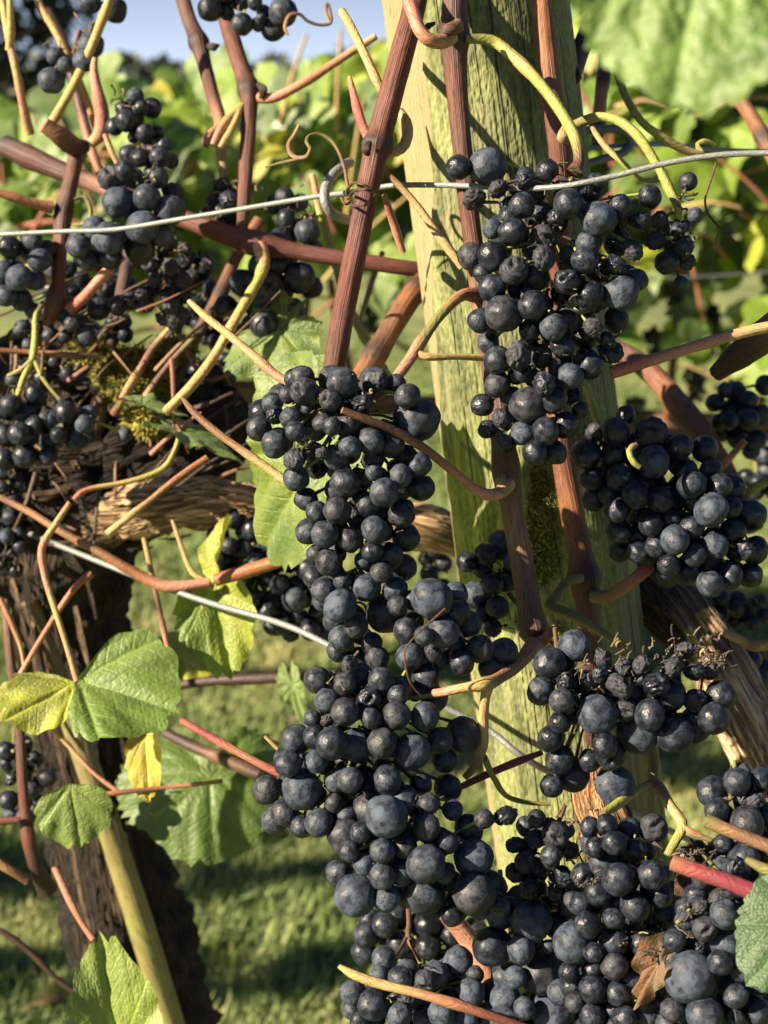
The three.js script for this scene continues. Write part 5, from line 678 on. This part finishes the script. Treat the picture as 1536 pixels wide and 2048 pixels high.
leaf('big blurred pale green leaf close to the camera at the top right', [1420, -140, 0.34], [1345, 190, 0.335], [-0.1, 0.45, 0.9], { seed: 41, colA: C(0.15, 0.28, 0.04), colB: C(0.24, 0.39, 0.08), blot: 0.8, fold: 0.12, curl: 0.08, wide: 1.15, teeth: 40, wave: 0.06, lobe: 0.1, seg: 140, rings: 26, crinkle: 0.016 });
leaf('cropped green leaf at the right edge in front of the corner bunch', [1610, 1850, 0.555], [1500, 1960, 0.55], [-0.2, 0.5, 0.9], { seed: 43, colA: C(0.12, 0.22, 0.09), fold: 0.1, wide: 0.95, teeth: 26, lobe: 0.05 });
leaf('yellow leaf sliver at the left edge under the thin stalks', [20, 1395, 0.85], [-10, 1440, 0.85], [-0.2, 0.3, 0.8], { seed: 47, colA: LY, fold: 0.2, wide: 0.6, teeth: 12 });
leaf('crisp brown dead leaf curled among the lower right bunches', [1395, 1790, 0.655], [1372, 1895, 0.645], [-0.4, 0.3, 0.8], { seed: 51, colA: C(0.26, 0.12, 0.05), colB: C(0.16, 0.09, 0.06), blot: 0.8, fold: 0.5, wide: 0.45, teeth: 14, wave: 0.14, curl: 0.5 });
leaf('torn orange brown dead leaf between the glossy bunch and the corner bunch', [1318, 1925, 0.60], [1250, 2010, 0.605], [-0.4, 0.5, 0.8], { seed: 53, colA: C(0.34, 0.15, 0.06), colB: C(0.30, 0.2, 0.1), blot: 0.8, fold: 0.5, wide: 0.4, teeth: 14, wave: 0.16, curl: 0.5 });

// ---------------------------------------------------------------- the next row of vines, out of focus
const hedgeLeaves = [1, 2, 3, 4].map((i) => leafShape({ seed: 60 + i, seg: 22, rings: 3, teeth: 11, toothAmp: 0.07, wave: 0.08, curl: 0.25, fold: 0.15, veins: false, colA: [1, 1, 1] }));
const hm = (c, rough = 0.5) => phys({ map: leafMap, color: new THREE.Color().setRGB(...c), roughness: rough, transmission: 0.45, thickness: 0, side: THREE.DoubleSide });
const hedgeMats = [hm([0.29, 0.44, 0.035], 0.6), hm([0.19, 0.32, 0.035], 0.58), hm([0.25, 0.35, 0.14], 0.4), hm([0.48, 0.56, 0.03], 0.62), hm([0.10, 0.18, 0.03], 0.6), hm([0.54, 0.52, 0.04], 0.62)];
function vineRow(label, group, x0, x1, z0, topAt, lowAt, count, seed, opts = {}) {
  const base = V((x0 + x1) / 2, 0, z0), row = thing('vine_row', label, 'vine row', base, group), r = rng(seed), list = [];
  for (let i = 0; i < count; i++) {
    const x = lerp(x0, x1, r()), t = topAt(x), b = lowAt(x), y = lerp(b, t, Math.pow(r(), 0.85)) + 0.03 * (r() - 0.5), z = z0 + (r() - 0.5) * (opts.deep ?? 0.5), s = 0.042 + r() * 0.034;
    if (opts.gaps && x < -1.5 && N3(x * 0.4, y * 3.2, 3) < 0.2) continue;
    const n = V((r() - 0.8) * 1.5, 0.1 + r() * 0.9, 0.2 + r() * 0.9).normalize(), tipd = V((r() - 0.5) * 1.2, -1 + r() * 0.5, (r() - 0.2) * 0.8); tipd.addScaledVector(n, -tipd.dot(n)).normalize();
    const m = new THREE.Matrix4().makeBasis(tipd.clone().cross(n), tipd, n), q = new THREE.Quaternion().setFromRotationMatrix(m), mat = r() < 0.34 ? 0 : r() < 0.4 ? 1 : r() < 0.4 ? 2 : r() < 0.45 ? 3 : r() < 0.7 ? 4 : 5;
    list.push({ p: V(x, y, z), q, s, mat, g: Math.floor(r() * 4), show: z });
  }
  list.sort((a, b) => b.show - a.show);
  const nPart = Math.min(opts.parts ?? 230, list.length);
  list.slice(0, nPart).forEach((l, i) => { const m = new THREE.Mesh(hedgeLeaves[l.g], hedgeMats[l.mat]); m.castShadow = m.receiveShadow = true; m.name = i ? 'leaf_' + String(i).padStart(3, '0') : 'leaf'; m.position.copy(l.p).sub(base); m.quaternion.copy(l.q); m.scale.setScalar(l.s); row.add(m); });
  const rest = list.slice(nPart);
  if (rest.length) { const im = new THREE.InstancedMesh(hedgeLeaves[1], hm([1, 1, 1]), rest.length), m4 = new THREE.Matrix4(), c = new THREE.Color(); rest.forEach((l, i) => { im.setMatrixAt(i, m4.compose(l.p.clone().sub(base), l.q, V(l.s, l.s, l.s))); im.setColorAt(i, c.copy(hedgeMats[l.mat].color)); }); im.name = 'foliage'; im.castShadow = im.receiveShadow = true; im.userData.kind = 'stuff'; row.add(im); }
  // canes, stalks and the old arms of the row
  for (let i = 0; i < (opts.canes ?? 7); i++) { const x = lerp(x0, x1, (i + r() * 0.8) / (opts.canes ?? 7)), z = z0 + (r() - 0.5) * 0.12; mesh('shoot', sweep([V(x, 0.72, z), V(x + (r() - 0.5) * 0.12, 1.0, z + 0.04), V(x + (r() - 0.5) * 0.2, topAt(x) - 0.03, z)], [0.008, 0.006, 0.004], { sides: 8, step: 0.04, col: mix3(OR, BR, r()), vLen: 0.1 }), M.cane, row); }
  for (let i = 0; i < (opts.stalks ?? 26); i++) { const x = lerp(x0, x1, r()), y = lerp(0.72, lerp(lowAt(x), topAt(x), 0.75), r()), z = z0 + 0.1 + r() * 0.2, l = 0.07 + r() * 0.12, a = r() * 3.1416 - 0.2; mesh('leaf_stalk', sweep([V(x, y, z), V(x + Math.cos(a) * l * 0.5, y + Math.sin(a) * l * 0.5 + 0.01, z + 0.02), V(x + Math.cos(a) * l, y + Math.sin(a) * l, z + 0.02)], [0.004, 0.003, 0.0025], { sides: 6, step: 0.03, min: 4, col: [YE, SAL, RO, PK, STRAW][Math.floor(r() * 5)] }), M.stalk, row); }
  mesh('old_arm', sweep([V(x0, 0.74, z0), V(lerp(x0, x1, 0.3), 0.70, z0 + 0.03), V(lerp(x0, x1, 0.65), 0.75, z0), V(x1, 0.72, z0 + 0.02)], [0.02, 0.026, 0.024, 0.02], { sides: 12, step: 0.03, col: C(0.3, 0.2, 0.13), wob: 0.3, wobF: 12, vLen: 0.2 }), M.bark, row);
  return row;
}
const topL = (x) => 1.22 + 0.06 * N3(x * 2.4, 1, 1) + 0.03 * N3(x * 8, 2, 1) + Math.max(0, x + 0.30) * 0.45, topR = (x) => 1.62 + 0.05 * N3(x * 3, 4, 1);
vineRow('sunlit leafy vine row behind the left of the post, low against the sky', 'leafy vine rows behind', -1.5, 0.12, -2.55, topL, (x) => 0.95 + 0.05 * N3(x * 3, 7, 2), 560, 71, { canes: 9, stalks: 90 });
vineRow('sunlit leafy vine row behind the right of the post, taller with bare red stalks below', 'leafy vine rows behind', 0.14, 1.6, -2.5, topR, (x) => 0.84 + 0.05 * N3(x * 3, 9, 2), 820, 73, { canes: 14, stalks: 150 });
for (const [x, y, d, label] of [[1345, 600, 2.4, 'small far bunch blurred under the leaves at the right'], [1310, 690, 2.4, 'far blurred bunch above the bend of the sloping orange cane'], [1420, 640, 2.45, 'faint far bunch just above the pink stalk near the right edge'], [620, 560, 2.4, 'far bunch seen through the gap left of the ribbed cane'], [740, 640, 2.4, 'far dark bunch beside the pale green stalk by the post'], [1270, 830, 2.4, 'far shaded bunch behind the post edge above the tight bunch'], [1390, 770, 2.45, 'far bunch beyond the sloping orange cane, right of it']])
  bunch(label, { far: d, n: 26, rr: [6, 8], look: 'dark', mixIn: 0.4, top: [x, y - 40], spine: [[x, y - 18, 26], [x + 4, y + 22, 20]] });

// the photographed row itself carries on to the left of the picture and throws the streaks of shade on the grass
vineRow('leafy vine canopy of the same row, left of the old trunk', undefined, -5.2, -0.42, -0.94, (x) => Math.min(2.15, 1.20 + 0.6 * (-0.45 - x)) + (x < -1.5 ? 0.35 : 0) + 0.05 * N3(x * 2, 3, 5), (x) => 0.98, 2000, 75, { canes: 8, stalks: 0, parts: 0, gaps: true, deep: 0.16 });
// ---------------------------------------------------------------- far trees and woods
function tree(name, label, x, z, h, w, col, seed, leaves = 2600) {
  const base = V(x, 0, z), t = thing(name, label, 'tree', base), r = rng(seed);
  mesh('trunk', sweep([V(x, 0, z), V(x + 0.1 * h * (r() - 0.5), h * 0.3, z), V(x + 0.1 * h * (r() - 0.5), h * 0.75, z)], [h * 0.03, h * 0.022, h * 0.008], { sides: 10, step: h / 20, col: C(0.12, 0.09, 0.07), wob: 0.1, wobF: 1, vLen: 1 }), M.bark, t);
  for (let i = 0; i < 6; i++) { const a = i * 1.05 + r(), y = h * (0.3 + 0.07 * i); mesh('limb', sweep([V(x, y, z), V(x + Math.cos(a) * w * 0.25, y + h * 0.1, z + Math.sin(a) * w * 0.25), V(x + Math.cos(a) * w * 0.42, y + h * 0.16, z + Math.sin(a) * w * 0.42)], [h * 0.012, h * 0.008, h * 0.003], { sides: 6, step: h / 16, min: 4, col: C(0.12, 0.09, 0.07) }), M.bark, t); }
  const im = new THREE.InstancedMesh(hedgeLeaves[0], hm([1, 1, 1]), leaves), m4 = new THREE.Matrix4(), q = new THREE.Quaternion(), c = new THREE.Color(), lobes = [];
  for (let i = 0; i < 16; i++) { const a = r() * 6.283, e = Math.sqrt(r()); lobes.push([Math.cos(a) * e * w * 0.36, h * (0.30 + 0.58 * r()), Math.sin(a) * e * w * 0.36, w * (0.12 + 0.12 * r())]); }
  for (let i = 0; i < leaves; i++) { const l = lobes[Math.floor(r() * lobes.length)], v = V(r() - 0.5, r() - 0.5, r() - 0.5).normalize().multiplyScalar(l[3] * Math.cbrt(r())); q.setFromEuler(new THREE.Euler(r() * 6, r() * 6, r() * 6)); const s = h * (0.012 + 0.016 * r()); im.setMatrixAt(i, m4.compose(V(l[0] + v.x, l[1] + v.y, l[2] + v.z), q, V(s, s, s))); im.setColorAt(i, c.setRGB(...mix3(col, col.map((k) => k * 1.8), r() * r()))); }
  im.name = 'crown'; im.castShadow = im.receiveShadow = true; im.userData.kind = 'stuff'; t.add(im);
}
tree('broadleaf_tree', 'big dark tree far behind the grapes at the top left corner', -4.9, -17, 4.6, 4.2, [0.035, 0.05, 0.035], 81, 5000);
tree('broadleaf_tree', 'second dark tree cut by the left edge behind the yellow stalks', -6.6, -19, 5.4, 4.5, [0.03, 0.045, 0.035], 83, 5000);
{
  const n = 9000, im = new THREE.InstancedMesh(hedgeLeaves[0], hm([1, 1, 1]), n), r = rng(91), m4 = new THREE.Matrix4(), q = new THREE.Quaternion(), c = new THREE.Color();
  for (let i = 0; i < n; i++) { const x = (r() - 0.5) * 110, z = -95 - r() * 10, t = 3.2 + 1.6 * fbm(x * 0.16, 3, 1, 3) + 0.5 * N3(x, 5, 1); q.setFromEuler(new THREE.Euler(r() * 6, r() * 6, r() * 6)); const s = 0.25 + r() * 0.35; im.setMatrixAt(i, m4.compose(V(x, r() * t, z), q, V(s, s, s))); im.setColorAt(i, c.setRGB(...mix3([0.06, 0.085, 0.06], [0.11, 0.14, 0.08], r()))); }
  im.name = 'woods'; im.castShadow = im.receiveShadow = true; scene.add(im); tag(im, 'hazy far wood along the horizon under the pale sky', 'woods', null, 'stuff');
}
{ // leaves that have dropped on the lawn
  const n = 260, im = new THREE.InstancedMesh(hedgeLeaves[2], hm([1, 1, 1], 0.8), n), r = rng(97), m4 = new THREE.Matrix4(), q = new THREE.Quaternion(), c = new THREE.Color();
  for (let i = 0; i < n; i++) { const z = -1.5 - 4 * r(), x = (r() - 0.5) * (1.2 - z * 0.8); q.setFromEuler(new THREE.Euler(-1.57 + (r() - 0.5) * 0.8, (r() - 0.5) * 0.8, r() * 6.28)); const s = 0.02 + r() * 0.025; im.setMatrixAt(i, m4.compose(V(x, 0.018, z), q, V(s, s, s))); im.setColorAt(i, c.setRGB(...(r() < 0.6 ? mix3([0.22, 0.12, 0.05], [0.32, 0.2, 0.08], r()) : mix3([0.4, 0.34, 0.06], [0.3, 0.32, 0.06], r())))); }
  im.name = 'fallen_leaves'; im.castShadow = im.receiveShadow = true; scene.add(im); tag(im, 'brown and yellow fallen leaves scattered on the lawn', 'leaves', null, 'stuff');
}
renderer.render(scene, camera);
